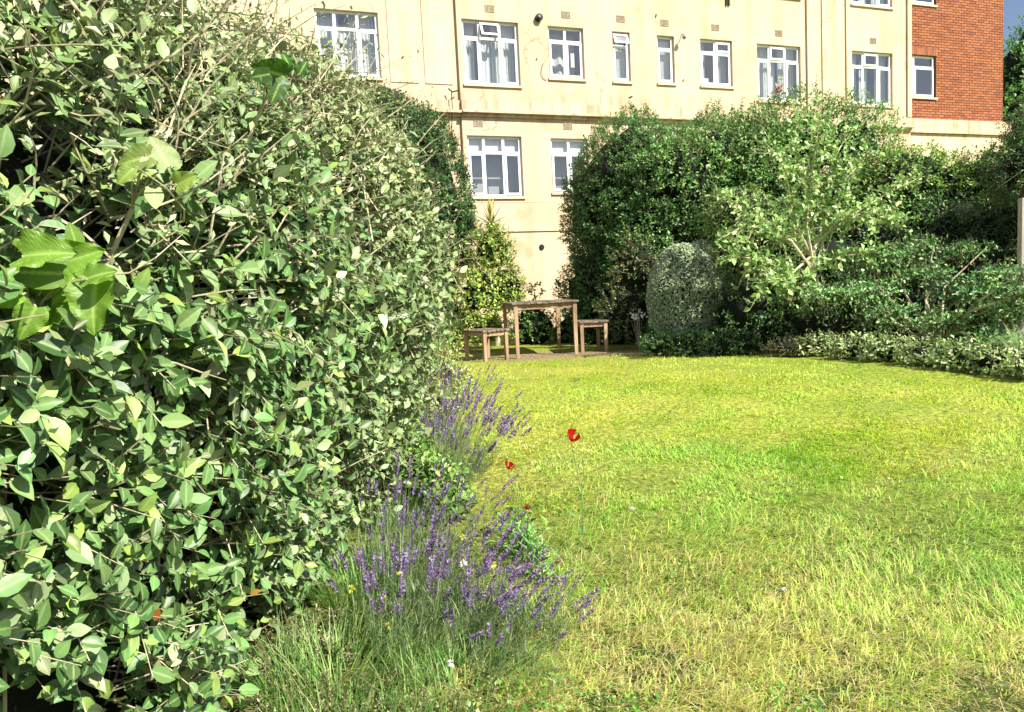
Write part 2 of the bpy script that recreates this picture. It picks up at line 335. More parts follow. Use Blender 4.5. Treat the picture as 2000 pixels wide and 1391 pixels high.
# pilaster strips and panels
bandbox('pilaster_strip', 8.84, 8.93, .001, .055, 5.54, TOPZ-.01)
bandbox('pilaster_strip', 9.35, 9.42, .001, .03, 5.54, TOPZ-.01)
bandbox('pilaster_strip', 10.15, 10.2, .001, .04, 5.54, TOPZ-.01)
bandbox('pilaster_strip', 12.30, 12.448, .001, .05, 5.54, TOPZ-.01)
for (a, b) in ((-4.62, -4.06), (-2.18, -1.56), (-1.42, -.8)):
    bandbox('wall_panel', a, b, -.0795, -.062, 5.86, 8.6)
for k, (px, py, g) in enumerate([(956, 17, 0), (1105, 29, 0), (1212, 37, 0), (1298, 45, 0), (1397, 54, 0), (1521, 65, 0), (1705, 80, 0), (934, 241, 0), (1109, 247, 0)]):
    s, z = fac(px, py); b = MB()
    b.box((s-.11, .001, z-.075), (s+.11, .012, z-.06), W); b.box((s-.11, .001, z+.06), (s+.11, .012, z+.075), W)
    for q in range(7):
        x = s-.1+q*.2/6; b.box((x-.008, .002, z-.0598), (x+.008, .013, z+.0598), W)
    b.box((s-.108, .0005, z-.07), (s+.108, .003, z+.07), W)
    o = b.build('air_brick', M_vent, Bb); 
# black boiler cowl
s, z = fac(1051, 36); b = MB()
b.tube(W([(s, 0, z), (s, .09, z), (s, .10, z)]), [.085, .085, .06], 20); b.tube(W([(s-.01, .1, z-.005), (s-.01, .13, z-.005)]), [.045, .03], 16)
cw = b.build('vent_cowl', M_dark, Bb); b = MB(); b.tube(W([(s-.02, .131, z+.0), (s-.02, .14, z)]), [.03, .02], 12); b.build('cowl_ring', M_grey, cw)
s, z = fac(1331, 76); b = MB(); b.tube(W([(s, 0, z+.1), (s, .12, z+.06), (s-.05, .2, z)]), .012, 6); b.tube(W([(s-.05, .2, z+.05), (s-.05, .2, z-.03), (s-.05, .2, z-.08)]), [.03, .06, .02], 10); b.build('wall_bracket', M_grey, Bb)
s, z = fac(1420, 2); b = MB()
for q in (-.05, .02): b.box((s+q, .001, z-.12), (s+q+.035, .04, z+.3), W)
b.build('pipe_stub', M_dark, Bb)
s, z = fac(1058, 483); b = MB(); b.tube(W([(s, 0, z), (s, .03, z)]), [.07, .055], 14); b.build('drain_vent', M_dark, Bb)
for (px, py, dx, dz) in ((1047, 118, .02, .05), (1333, 160, .03, .06), (1228, 191, .1, .04), (1280, 35, .02, .09)):
    s, z = fac(px, py); b = MB(); b.tube(W([(s, 0, z), (s+dx/2, .03, z+dz/2), (s+dx, .01, z+dz)]), .012, 5); b.build('wall_hook', M_dark, Bb)
# cable down the wall
s, z = fac(879, 180, -.05); s2, z2 = fac(881, 262, -.05); b = MB()
b.tube(W([(s, .06, z), (s, .06, z-.25), (s+.01, .02, z-.35), (s2, .0, z2)]), .011, 6); b.tube(W([(s-.06, .03, z+.05), (s+.02, .08, z-.03), (s+.16, .03, z+.02)]), .016, 5); b.build('cable', M_dark, Bb)
# loose cable beside two light window
b = MB(); b.tube(W([(1.5, .02, 6.62), (1.34, .03, 6.4), (1.28, .03, 6.2), (1.33, .02, 6.08), (1.42, .02, 6.04)]), .009, 5); b.build('cable', M_vent, Bb)

def window(a, b, z0, z1, kind, o, label, inner, par):
    par = par or Bb; ob = o-.12; fw = .055   # frame sits back in the reveal
    f = MB()
    def fb(s0, s1, y0, y1, oo=0., d=.05): f.box((s0, ob+oo, y0), (s1, ob+d+oo, y1), W)
    fb(a+.002, b-.002, z0+.002, z0+fw); fb(a+.002, b-.002, z1-fw, z1-.002)
    fb(a+.002, a+fw, z0+fw, z1-fw); fb(b-fw, b-.002, z0+fw, z1-fw)
    n = int(kind[0]); zt = z1-(z1-z0)*.27
    fb(a+fw, b-fw, zt-.03, zt+.03)
    xs_ = [a+(b-a)*k/n for k in range(n+1)]
    if n == 3: wd = b-a; xs_ = [a, a+wd*.31, a+wd*.67, b]
    for x in xs_[1:-1]:
        fb(x-.03, x+.03, z0+fw, zt-.03); fb(x-.03, x+.03, zt+.03, z1-fw)
    panes = []
    for k in range(n):
        l = xs_[k]+(fw if k == 0 else .03); r = xs_[k+1]-(fw if k == n-1 else .03)
        panes.append((l, r, z0+fw, zt-.03, False)); panes.append((l, r, zt+.03, z1-fw, ('o' in kind or 'v' in kind) and k == n//2))
    fo = f.build('window', M_white, par)
    if label: fo['label'] = label
    for (l, r, c, d, op) in panes:
        g = MB(); sash = MB(); w_ = .035
        openit = op and 'o' in kind
        def T(cc, piv=(d,), op_=openit, l=l, r=r):
            cc = np.array(cc, float)
            if op_:
                z_ = cc[:, 2]-d; y_ = cc[:, 1]-ob; an = math.radians(24)
                cc[:, 2] = d+z_*math.cos(an)+0*y_; cc[:, 1] = ob+y_-z_*math.sin(an)+.01
            return W(cc)
        do_sash = op or (d-c > .5 and (kind[0] != '3' or l < a+.1 or r > b-.1))
        if do_sash:
            y0, y1 = ob+.045, ob+.075
            for (p, q, u, v) in ((l-.012, r+.012, c-.012, c+w_), (l-.012, r+.012, d-w_, d+.012), (l-.012, l+w_, c+w_, d-w_), (r-w_, r+.012, c+w_, d-w_)):
                bx = np.array([[p, y0, u], [q, y0, u], [q, y1, u], [p, y1, u], [p, y0, v], [q, y0, v], [q, y1, v], [p, y1, v]], float)
                sash.hexa(T(bx))
            sash.build('sash', M_white, fo)
            ii_ = .033
        else: ii_ = 0
        yg = ob+.055 if do_sash else ob+.02
        g.add(T([(l+ii_, yg, c+ii_), (r-ii_, yg, c+ii_), (r-ii_, yg, d-ii_), (l+ii_, yg, d-ii_)]), [(0, 1, 2, 3)])
        g.build('pane', M_glassf if inner == 'obscure' else M_glass, fo)
    s_ = MB(); s_.box((a-.03, o-.1, z0-.055), (b+.03, o+.045, z0-.003), W); s_.build('sill', M_sill, fo)
    def hang(x0, x1, za, zb, y, m, amp=.02, per=.07, nm='curtain'):
        nseg = max(4, int((x1-x0)/per*4)); t = np.linspace(x0, x1, nseg+1)
        yy = y+amp*np.sin((t-x0)/per*6.28+.8*np.sin((t-x0)*9))
        V = np.concatenate([np.column_stack([t, yy, np.full(nseg+1, za)]), np.column_stack([t, yy, np.full(nseg+1, zb)])])
        k = np.arange(nseg); mesh_obj(nm, W(V), [np.stack([k, k+1, k+nseg+2, k+nseg+1], 1)], m, fo)
    wd = b-a
    if inner == 'curtain':
        v1, v2 = rng.uniform(.26, .47, 2); mc = M_curt if rng.random() < .7 else M_blind
        hang(a+.02, a+wd*v1, z0, z1, ob-.15, mc, rng.uniform(.012, .03)); hang(b-wd*v2, b-.02, z0, z1, ob-.15, mc, rng.uniform(.012, .03))
        if kind[0] == '3' and rng.random() < 2: hang(a+wd*.4, b-wd*.4, z0, z1-.2, ob-.22, M_curt, .012, .1)
    elif inner == 'obscure':
        hang(a+.02, b-.02, z0, z1, ob-.1, M_blind, 0)
    elif inner == 'blind':
        hang(a+.02, b-.02, z1-(z1-z0)*.27, z1, ob-.06, M_blind, 0, nm='blind'); hang(a+.02, b-.02, z0, z1-.4, ob-.5, M_room, 0)
    elif inner == 'note':
        q = MB(); c_ = a+wd*.68; q.box((c_, ob-.02, z0+.3), (c_+.09, ob-.01, z0+.62), W); q.build('paper_note', M_white, fo); hang(a+.02, b-.02, z0, z1, ob-.4, M_blind, .03, .2)
for q in WIN: window(*q)
s, z = 5.73, 6.2; b = MB(); b.box((s, -.2, 6.16), (s+.17, -.14, 6.33), W); b.build('window_box', M_white, Bb)

# ---- brick wing
Bk = thing('brick_building', W([14.2, -.5, .33]), 'red brick wing with white window at the right end of the cream block', 'building')
OB = -.55
b0 = fac(1779, 100, OB)[0]; b1_, zbase = fac(1958, 239, OB); b0 = 12.46
wr = fac(1828, 150, OB)[0]; wz1 = fac(1800, 108, OB)[1]; wz0 = fac(1800, 190, OB)[1]; wz2 = fac(1800, 8, OB)[1]
bw = (b0, wr, wz0, wz1); bw2 = (b0, wr, wz2, wz2+1.2)
mb = MB(); wall_mesh(mb, b0, b1_-.01, zbase, TOPZ, OB-.012, [bw, bw2], .1)
mb.add(W([(b1_-.012, OB-.012, zbase), (b1_-.012, -9, zbase), (b1_-.012, -9, TOPZ), (b1_-.012, OB-.012, TOPZ)]), [(0, 1, 2, 3)])
mb.build('wall', M_mortar, Bk)
mb = MB(); mb.box((b0, -9, TOPZ), (b1_+.2, OB+.2, TOPZ+.3), W); mb.build('roof', M_grey, Bk)
mb = MB(); mb.box((b0+.01, -9, 1), (b1_-.4, OB-.9, TOPZ-.1), W); mb.build('interior', M_room, Bk)
for q in (bw, bw2):
    window(q[0]+.002, q[1]-.002, q[2], q[3], '2', OB, 'white two light window in the brick wall' if q is bw else 'upper window cut by the top of the picture', 'dark', Bk)
# plinth
mb = MB(); mb.box((12.452, -1.0, .2), (b1_+.12, OB+.08, zbase-.43), W); mb.box((12.452, -1.0, zbase-.42), (b1_+.18, OB+.16, zbase-.03), W); mb.box((12.452, -1, zbase-.028), (b1_+.05, OB+.05, zbase-.002), W)
mb.build('plinth', M_cream2, Bk)
# bricks
bl, bh, jt = .212, .060, .014
rows = int((TOPZ-1.6-zbase)/(bh+jt)); blist = []
for r in range(rows):
    z = zbase+.005+r*(bh+jt); x = b0+.002-(.112 if r % 2 else 0)
    k = 0
    while x < b1_-.01:
        x0 = max(x, b0+.002); x1 = min(x+bl, b1_)
        zc = z+bh/2
        for q in (bw, bw2):
            if q[2]-.03 < zc < q[3]+.02:
                if x0 < q[1]+.01: x0 = max(x0, q[1]+.005)
            if q[3] + .0 < zc < q[3]+.22 and x0 < q[1]+.02: x0 = max(x0, q[1]+.03)
        if x1-x0 > .03: blist.append((x0, x1, z, z+bh))
        x += bl+jt; k += 1
for q in (bw, bw2):
    x = b0+.003
    while x < q[1]:
        blist.append((x, x+.065, q[3]+.01, q[3]+.215)); x += .075
blist = np.array(blist); vis = blist[:, 3] < 8.9
order = np.argsort(blist[:, 0]+100*(~vis)); 
rest = {0: MB(), 1: MB(), 2: MB(), 3: MB()}
for n_, i in enumerate(order):
    x0, x1, za, zb = blist[i]; pr = rng.uniform(0, .006); mi = rng.choice(4, p=[.42, .33, .1, .15])
    lo, hi = (x0, OB-.03, za), (x1, OB+pr, zb)
    if n_ < 300:
        m_ = MB(); m_.box(lo, hi, W); m_.build('brick', M_bricks[mi], Bk)
    else: rest[mi].box(lo, hi, W)
for k in rest:
    if rest[k].n: rest[k].build('brickwork', M_bricks[k], Bk, kind='stuff')

# ------------------------------------------------------------------ foliage machinery
_r = [(.1, .25), (.32, .46), (.58, .49), (.82, .29)]
LEAF_N = (np.array([[0, 0, 0]]+[q for t, w_ in _r for q in ([-w_, t, .22*w_-.12*t*t], [0, t+.01, -.14*t*t], [w_, t, .22*w_-.12*t*t])]+[[0, 1.06, -.17]], float),
          np.array([[1+3*k+m, 2+3*k+m, 5+3*k+m, 4+3*k+m] for k in range(3) for m in (0, 1)]), np.array([[0, 2, 1], [0, 3, 2], [10, 11, 13], [11, 12, 13]]),
          np.array([0]+[1, 0, 1]*4+[.3]))
LEAF_F = (np.array([[0, 0, 0], [-.5, .5, .12], [0, 1, -.08], [.5, .5, .12]], float), np.zeros((0, 4), int), np.array([[0, 2, 1], [0, 3, 2]]), np.array([.5, 1, .5, 1]))
LEAF_B = (np.array([[0, 0, 0], [-.42, -.12, .05], [-.56, .12, .1], [0, .2, 0], [.56, .12, .1], [.42, -.12, .05], [-.5, .45, .12], [0, .5, .02], [.5, .45, .12], [-.26, .78, .06], [0, .8, -.03], [.26, .78, .06], [0, 1.08, -.16]], float),
          np.array([[2, 3, 7, 6], [3, 4, 8, 7], [6, 7, 10, 9], [7, 8, 11, 10]]), np.array([[0, 2, 1], [0, 3, 2], [0, 4, 3], [0, 5, 4], [9, 10, 12], [10, 11, 12]]),
          np.array([0, 1, 1, 0, 1, 1, 1, 0, 1, 1, 0, 1, .3]))
def big_template(nr_=22, nc=11):
    t = np.linspace(0, 1, nr_); u = np.linspace(-1, 1, nc); Tt, Uu = np.meshgrid(t, u, indexing='ij')
    w_ = .56*np.sin(np.pi*np.clip(Tt, 0, 1)**.62)**.75*(1-.12*Tt); w_[0] = .3; w_[1] = .46
    x = Uu*w_; y = Tt*1.06-.16*np.abs(Uu)**1.5*(1-Tt)**3
    ph = (Tt-.28*np.abs(Uu))*6.5; fr = np.abs(ph-np.round(ph))
    z = .16*np.abs(Uu)**1.2*w_/.5-.22*Tt**2+.007*np.sin(ph*6.28)*np.abs(Uu)+.05*np.sin(Tt*17+Uu*3)*np.abs(Uu)**3
    al = np.clip(np.minimum(np.abs(Uu)*1.3+.02, fr*1.1+.13), 0, 1)
    ii = (np.arange(nc-1)[None]+nc*np.arange(nr_-1)[:, None]).ravel()
    return (np.stack([x, y, z], -1).reshape(-1, 3), np.stack([ii, ii+1, ii+nc+1, ii+nc], 1), np.zeros((0, 3), int), al.ravel())
LEAF_G = big_template()
def frames(D, Nh):
    Y = nrm(D); X = nrm(np.cross(Y, Nh)); Z = np.cross(X, Y); return X, Y, Z
def leaves_arrays(P, D, Nh, size, width, col, tpl):
    X, Y, Z = frames(D, Nh); T, q, t, al = tpl; n = len(P); k = len(T)
    sz = np.asarray(size)[:, None, None]; wd = (np.asarray(size)*width)[:, None, None]
    curl = rng.uniform(-.4, 1.8, n)[:, None, None]
    V = P[:, None]+wd*T[None, :, 0:1]*X[:, None]+sz*T[None, :, 1:2]*Y[:, None]+sz*T[None, :, 2:3]*curl*Z[:, None]
    off = (np.arange(n)*k)[:, None, None]
    C = np.empty((n, k, 4)); C[..., :3] = col[:, None]; C[..., 3] = al
    return V.reshape(-1, 3), (q[None]+off).reshape(-1, q.shape[1]) if len(q) else np.zeros((0, 4), int), (t[None]+off).reshape(-1, 3), C.reshape(-1, 4)
def leaf_mesh(name, P, D, Nh, size, width, col, mat, parent, tpl=LEAF_F, kind='stuff'):
    V, q, t, C = leaves_arrays(P, D, Nh, size, width, col, tpl)
    return mesh_obj(name, V, [q, t], mat, parent, C, kind=kind)
def prisms(name, A, B, ra, rb, mat, parent, kind='stuff'):
    D = nrm(B-A); X = nrm(np.cross(D, np.array([.3, .5, .8]))); Y = np.cross(D, X); V = []
    for (Q, r) in ((A, ra), (B, rb)):
        for k in range(3):
            a = 2*math.pi*k/3; V.append(Q+np.asarray(r)[:, None]*(X*math.cos(a)+Y*math.sin(a)))
    V = np.stack(V, 1); n = len(A); off = (np.arange(n)*6)[:, None, None]
    q = np.array([[0, 1, 4, 3], [1, 2, 5, 4], [2, 0, 3, 5]])[None]+off
    return mesh_obj(name, V.reshape(-1, 3), [q.reshape(-1, 4)], mat, parent, kind=kind)
def palette(n, cols, wts=None, jit=.18):
    cols = np.array(cols); i = rng.choice(len(cols), n, p=None if wts is None else np.array(wts)/sum(wts))
    c = cols[i]*np.exp(rng.normal(0, jit, (n, 1)))*np.exp(rng.normal(0, .06, (n, 3))); return np.clip(c, 0, .9)
def sprigs(P, D, L, K, spread=.9, droop=.15, up=.5, out=None, flat=False):
    """K leaves on each shoot; returns leaf positions, directions, normal hints, shoot ends, shoot index"""
    n = len(P); D = nrm(D); t = (np.arange(K)+.6)/K
    A = nrm(np.cross(D, rng.normal(size=(n, 3)))); B = np.cross(D, A)
    if flat: A = nrm(np.cross(D, np.array([0, 0, 1.]))); B = np.cross(A, D)
    ph = np.arange(K)*(math.pi if flat else 2.4)+(0 if flat else 1)*rng.uniform(0, 6.28, (n, 1))+rng.normal(0, .3, (n, K))
    L = np.broadcast_to(L, (n,))[:, None, None]; dv = np.array([0, 0, -1.])*droop
    pos = P[:, None]+L*t[None, :, None]*D[:, None]+L*(t**2)[None, :, None]*dv
    side = A[:, None]*np.cos(ph)[..., None]+B[:, None]*np.sin(ph)[..., None]
    dr = nrm(D[:, None]*(1-.45*spread)+side*spread+rng.normal(0, .15, (n, K, 3)))
    o = D if out is None else out
    nh = o[:, None]*.9+np.array([0, 0, up])+.4*sd+rng.normal(0, .33, (n, K, 3))
    end = P+L[:, 0]*D+L[:, 0]*dv
    return pos.reshape(-1, 3), dr.reshape(-1, 3), nh.reshape(-1, 3), end, np.repeat(np.arange(n), K)
def blob_points(blobs, dens, depth=.22, bump=.12, seed=0, bs=2.5):
    PP, NN = [], []
    for (c, r) in blobs:
        c = np.array(c); r = np.array(r); ar = 4*math.pi*((r[0]*r[1])**1.6/3+(r[0]*r[2])**1.6/3+(r[1]*r[2])**1.6/3)**(1/1.6)
        n = int(ar*dens); u = nrm(rng.normal(size=(n, 3))); nr = nrm(u/r)
        p = c+r*u*(1+bump*noise(u*r, bs, seed)[:, None])*(1-depth*rng.random((n, 1))**1.5)
        keep = p[:, 2] > gz(p[:, 1])+.02
        tc = nrm(CAM-p); keep &= ((nr*tc).sum(1) > -.15) | (rng.random(n) < .25)
        for (c2, r2) in blobs:
            if c2 is c or (np.allclose(c2, c) and np.allclose(r2, r)): continue
            keep &= (((p-np.array(c2))/np.array(r2))**2).sum(1) > .75
        PP.append(p[keep]); NN.append(nr[keep])
    return np.concatenate(PP), np.concatenate(NN)
def core(blobs, parent, f=.72, name='branches', mat=None):  # lumpy opaque filler inside a crown, coloured as the shade between leaves
    V, Q, n0 = [], [], 0
    for (c, r) in blobs:
        c = np.array(c); r = np.array(r); nu, nv = 20, 12
        th = np.linspace(0, 2*math.pi, nu, endpoint=False); ph = np.linspace(.05, math.pi-.05, nv)
        u = np.stack([np.outer(np.sin(ph), np.cos(th)), np.outer(np.sin(ph), np.sin(th)), np.outer(np.cos(ph), np.ones(nu))], -1).reshape(-1, 3)
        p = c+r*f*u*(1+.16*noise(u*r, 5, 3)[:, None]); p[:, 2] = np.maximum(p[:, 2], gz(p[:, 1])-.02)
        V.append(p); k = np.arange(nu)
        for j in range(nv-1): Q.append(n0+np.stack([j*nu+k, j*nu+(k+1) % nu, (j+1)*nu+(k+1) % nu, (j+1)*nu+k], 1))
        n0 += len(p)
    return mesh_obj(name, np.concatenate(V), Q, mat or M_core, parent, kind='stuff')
def B_(px, py, Y, rx, ry, rz): return (at(px, py, Y), (rx, ry, rz))
def base_of(blobs):
    c = np.mean([b[0] for b in blobs], 0); return np.array([c[0], c[1], gz(c[1])])
def bush(name, label, cat, blobs, dens, L, K, leaf, width, cols, wts=None, mat=None, aim=(1, .4, .5), tpl=LEAF_F, group=None, corek=.72, depth=.22, bump=.12,
         twig=True, parts=0, spread=.9, flat=False, droop=.15, bs=2.5, jit=.18, partname='leaf', loc=None, stems=0, up=.5, patch=None):
    o = thing(name, loc if loc is not None else base_of(blobs), label, cat, group)
    p, nr = blob_points(blobs, dens, depth, bump, abs(hash(name)) % 1 + len(name), bs)
    d = nrm(nr*aim[0]+np.array([0, 0, 1.])*aim[1]+rng.normal(0, 1, p.shape)*aim[2])
    if flat: d[:, 2] *= .25; d = nrm(d)
    n = len(p); LL = L*rng.uniform(.6, 1.3, n); p0 = p-d*LL[:, None]*.6
    lp, ld, nh, end, ix = sprigs(p0, d, LL, K, spread, droop, up, nr, flat)
    if flat: nh = np.array([0, 0, 1.])+rng.normal(0, .3, lp.shape)
    keep = lp[:, 2] > gz(lp[:, 1])+.01; lp, ld, nh, ix = lp[keep], ld[keep], nh[keep], ix[keep]
    col = palette(len(lp), cols, wts, jit)
    if patch is not None: col = patch(lp, col)
    col = col*np.clip(1+.35*noise(lp, 1.8, 5)[:, None]+.15*noise(lp, 6, 6)[:, None], .35, 1.8)
    sz = leaf*rng.uniform(.55, 1.25, len(lp))
    m = mat or M_shrub
    if parts:
        dist = np.linalg.norm(lp-CAM, axis=1)+2*rng.random(len(lp)); od = np.argsort(dist); sel, rst = od[:parts], od[parts:]
        leaf_objects(partname, lp[sel], ld[sel], nh[sel], sz[sel], width, col[sel], m, o)
    else: rst = np.arange(len(lp))
    leaf_mesh('foliage', lp[rst], ld[rst], nh[rst], sz[rst], width, col[rst], m, o, tpl)
    if twig: prisms('twigs', p0, end, np.full(n, .004), np.full(n, .0015), M_twig2, o)
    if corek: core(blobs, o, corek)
    if stems:
        b = MB()
        for k in range(stems):
            c, r = blobs[k % len(blobs)]; bx = np.array(o.location)+np.array([rng.normal(0, .08), rng.normal(0, .08), -.03])
            e = np.array(c)+rng.normal(0, .2, 3)*np.array(r); b.tube([bx, bx*.5+e*.5+np.array([rng.normal(0, .04), 0, .05]), e], [.03, .02, .008], 6)
        b.build('stem', M_bark, o)
    return o
VAR = {}
def leaf_objects(name, P, D, Nh, size, width, col, mat, parent, tpl=LEAF_N):
    key = (name, mat.name, width, id(tpl))
    X, Y, Z = frames(D, Nh)
    # a handful of shared leaf meshes in different tints
    K = 10; od = np.argsort(col[:, 1]); grp = np.zeros(len(P), int); grp[od] = (np.arange(len(P))*K)//max(1, len(P)); meshes = []
    for k in range(K):
        c = col[grp == k].mean(0) if (grp == k).any() else col.mean(0)
        T, q, t, al = tpl; V = T.copy(); V[:, 0] *= width; V[:, 2] *= rng.uniform(-.2, 1.6)
        me = bpy.data.meshes.new(name); me.from_pydata(V.tolist(), [], q.tolist()+t.tolist())
        ca = me.color_attributes.new('col', 'FLOAT_COLOR', 'POINT'); ca.data.foreach_set('color', np.column_stack([np.tile(c, (len(T), 1)), al]).astype(np.float32).ravel())
        me.materials.append(mat); meshes.append(me)
    L0 = np.array(parent.location)
    for i in range(len(P)):
        o = bpy.data.objects.new(name, meshes[grp[i]]); link(o, parent); s = size[i]
        M = Matrix(((X[i, 0]*s, Y[i, 0]*s, Z[i, 0]*s, P[i, 0]-L0[0]), (X[i, 1]*s, Y[i, 1]*s, Z[i, 1]*s, P[i, 1]-L0[1]), (X[i, 2]*s, Y[i, 2]*s, Z[i, 2]*s, P[i, 2]-L0[2]), (0, 0, 0, 1)))
        o.matrix_local = M

# ------------------------------------------------------------------ the big near hedge on the left
HX = -1.95
def hedge_surf(Y, th, grow=0):
    """th 0 at the foot of the right face .. pi/2 on top .. >pi/2 the far shoulder"""
    xf = np.interp(Y, [.3, 1.35, 1.75, 2.4, 3.0, 3.6, 4.0, 4.8], [-.98, -.86, -.68, -.60, -.49, -.36, -.28, -.3])
    H = np.interp(Y, [.3, 1.6, 2.3, 3.0, 3.6, 4.2, 4.8], [2.2, 2.26, 2.34, 2.56, 2.62, 2.45, 2.0])
    cap = np.sqrt(np.clip(1-np.clip((Y-4.0)/.85, 0, 1)**2.5, 0, 1)); a = (xf-HX)*(.3+.7*cap); H = H*(.6+.4*cap)
    e = 2/3.5; ct, st = np.cos(th), np.sin(th)
    z = (H+grow)*np.abs(st)**e; ins = np.interp(Y, [1, 2.5, 4], [.36, .42, .56])*np.clip(1-z/1.4, 0, 1)*(ct > 0)
    x = HX+(a+grow)*np.sign(ct)*np.abs(ct)**e-ins
    return np.stack([x, Y, z], -1)
def hedge_pts(n, y0=.35, y1=4.84, t0=.02, t1=2.0, seed=0, power=1.):
    Y = y0+(y1-y0)*rng.random(n)**power; th = rng.uniform(t0, t1, n)
    # even out along the arc
    th = np.where(rng.random(n) < .5, np.arcsin(np.clip(rng.random(n), 0, 1)**1.7), th)
    p = hedge_surf(Y, th); e = 1e-3
    a = hedge_surf(Y, th+e)-p; b = hedge_surf(Y+e, th)-p; nr = nrm(np.cross(b, a)); 
    s = np.sign((nr*(p-np.array([HX, 0, 1.0])*np.array([1, 0, 1])-np.stack([0*Y, Y, 0*Y], -1))).sum(1)); nr *= s[:, None]
    p = p+nr*(.06*noise(p, 2.6, 11)+.03*noise(p, 7, 12))[:, None]
    return p, nr
H = thing('cotoneaster_hedge', (-1.6, 3.2, 0), 'tall near hedge of oval grey green leaves with straggling pale twigs filling the left side', 'hedge')
n = 14000
p, nr = hedge_pts(n, power=1.15)
kc = noise(p, 4.5, 51)+.8*noise(p, 11, 52) > -.22; p, nr = p[kc], nr[kc]; n = len(p)
dep = rng.random(n)**1.6*.2; p = p-nr*dep[:, None]
fd = np.stack([np.full(n, .25), np.full(n, -.1), np.full(n, .15)], -1)
d = nrm(nr*.7+fd+rng.normal(0, .5, p.shape)); LL = rng.uniform(.11, .23, n)
lp, ld, nh, end, ix = sprigs(p-d*.05, d, LL, 6, 1.0, .1, .55, nr)
dist = np.linalg.norm(lp-CAM, axis=1)
sz = np.clip(rng.normal(.048, .010, len(lp)), .022, .075)
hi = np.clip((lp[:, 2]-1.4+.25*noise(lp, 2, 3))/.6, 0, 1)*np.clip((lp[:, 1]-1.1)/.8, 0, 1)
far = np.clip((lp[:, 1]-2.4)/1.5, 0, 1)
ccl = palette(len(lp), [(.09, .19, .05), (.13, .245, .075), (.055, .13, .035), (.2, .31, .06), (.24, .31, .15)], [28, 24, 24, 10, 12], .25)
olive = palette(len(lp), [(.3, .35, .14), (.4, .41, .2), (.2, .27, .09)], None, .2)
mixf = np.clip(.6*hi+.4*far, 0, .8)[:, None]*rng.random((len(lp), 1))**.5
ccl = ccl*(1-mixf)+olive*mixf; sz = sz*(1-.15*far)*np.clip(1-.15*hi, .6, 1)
ok = (lp[:, 2] > .01) & ~((lp[:, 1] < .95) & (lp[:, 0] > -.62)); ok &= dist > .55
lp, ld, nh, sz, ccl, dist = lp[ok], ld[ok], nh[ok], sz[ok], ccl[ok], dist[ok]
pr = (lp-CAM)@RN; vis = (np.abs(pr[:, 0]/-pr[:, 2]) < .69) & (np.abs(pr[:, 1]/-pr[:, 2]) < .48)
face = hedge_surf(lp[:, 1], np.full(len(lp), .4))[:, 0]
score = sz/dist*(vis)*(1+.5*(lp[:, 0] > face-.06)); od = np.argsort(-score)
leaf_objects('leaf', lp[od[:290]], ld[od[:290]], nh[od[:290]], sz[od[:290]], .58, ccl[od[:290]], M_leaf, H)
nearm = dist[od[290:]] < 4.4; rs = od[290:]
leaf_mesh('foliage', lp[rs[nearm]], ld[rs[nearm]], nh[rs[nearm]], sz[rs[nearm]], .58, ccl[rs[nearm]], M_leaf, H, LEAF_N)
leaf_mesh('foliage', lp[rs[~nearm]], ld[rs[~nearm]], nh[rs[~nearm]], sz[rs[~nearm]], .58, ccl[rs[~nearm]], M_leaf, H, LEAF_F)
prisms('twigs', p-d*.12, end, np.full(n, .0028), np.full(n, .0012), M_twig, H)
# straggling shoots, mostly on the upper and far part
n2 = 950
p, nr = hedge_pts(n2, 1.0, 4.8, .45, 1.9, power=1.3); k = (p[:, 2] > 1.2) | (rng.random(n2) < .12); p, nr = p[k], nr[k]; n2 = len(p)
d = nrm(nr*.55+np.array([.35, -.1, .3])+rng.normal(0, .6, p.shape)); LL = rng.uniform(.12, .42, n2)*np.where(p[:, 2] > 1.9, 1.0, .8)
mid = p+d*LL[:, None]*.5+rng.normal(0, .012, p.shape); e2 = p+d*LL[:, None]+rng.normal(0, .02, p.shape)+np.array([0, 0, -.03])
sc = np.argsort(np.linalg.norm(p-CAM, axis=1)); 
for i in sc[:120]:
    tt_ = np.linspace(0, 1, 6)[:, None]; bow = np.cross(d[i], rng.normal(size=3))*LL[i]*.22
    cv = (p[i]-d[i]*.08)*(1-tt_)+e2[i]*tt_+bow*np.sin(tt_*math.pi)+rng.normal(0, .004, (6, 3)); b = MB(); b.tube(cv, [.0034, .003, .0026, .0021, .0016, .001], 5, False); b.build('twig', M_twig, H)
r_ = sc[120:]; prisms('shoots', p[r_]-d[r_]*.08, mid[r_], np.full(len(r_), .0036), np.full(len(r_), .0026), M_twig, H); prisms('shoots', mid[r_], e2[r_], np.full(len(r_), .0026), np.full(len(r_), .0012), M_twig, H)
lp, ld, nh, _, ix = sprigs(p+d*LL[:, None]*.1, d, LL*.95, 9, .95, .05, .5, nr)
cc = palette(len(lp), [(.3, .32, .16), (.36, .35, .2), (.2, .25, .1), (.14, .2, .07)], None, .2)
leaf_mesh('foliage', lp, ld, nh, rng.uniform(.014, .036, len(lp))*np.where(lp[:, 1] > 4, .9, 1), .42, cc, M_leaf, H, LEAF_F)
# dry seed heads and whiskery ends along the far shoulder
# near-black inner shell: shade painted in behind the leaf gaps
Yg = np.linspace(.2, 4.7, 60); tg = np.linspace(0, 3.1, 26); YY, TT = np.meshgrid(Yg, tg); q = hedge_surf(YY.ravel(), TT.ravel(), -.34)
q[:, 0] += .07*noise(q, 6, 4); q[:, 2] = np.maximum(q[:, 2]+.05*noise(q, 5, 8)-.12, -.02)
ii = (np.arange(59)[None]+60*np.arange(25)[:, None]).ravel(); mesh_obj('branches', q, [np.stack([ii, ii+1, ii+61, ii+60], 1)], M_core, H)

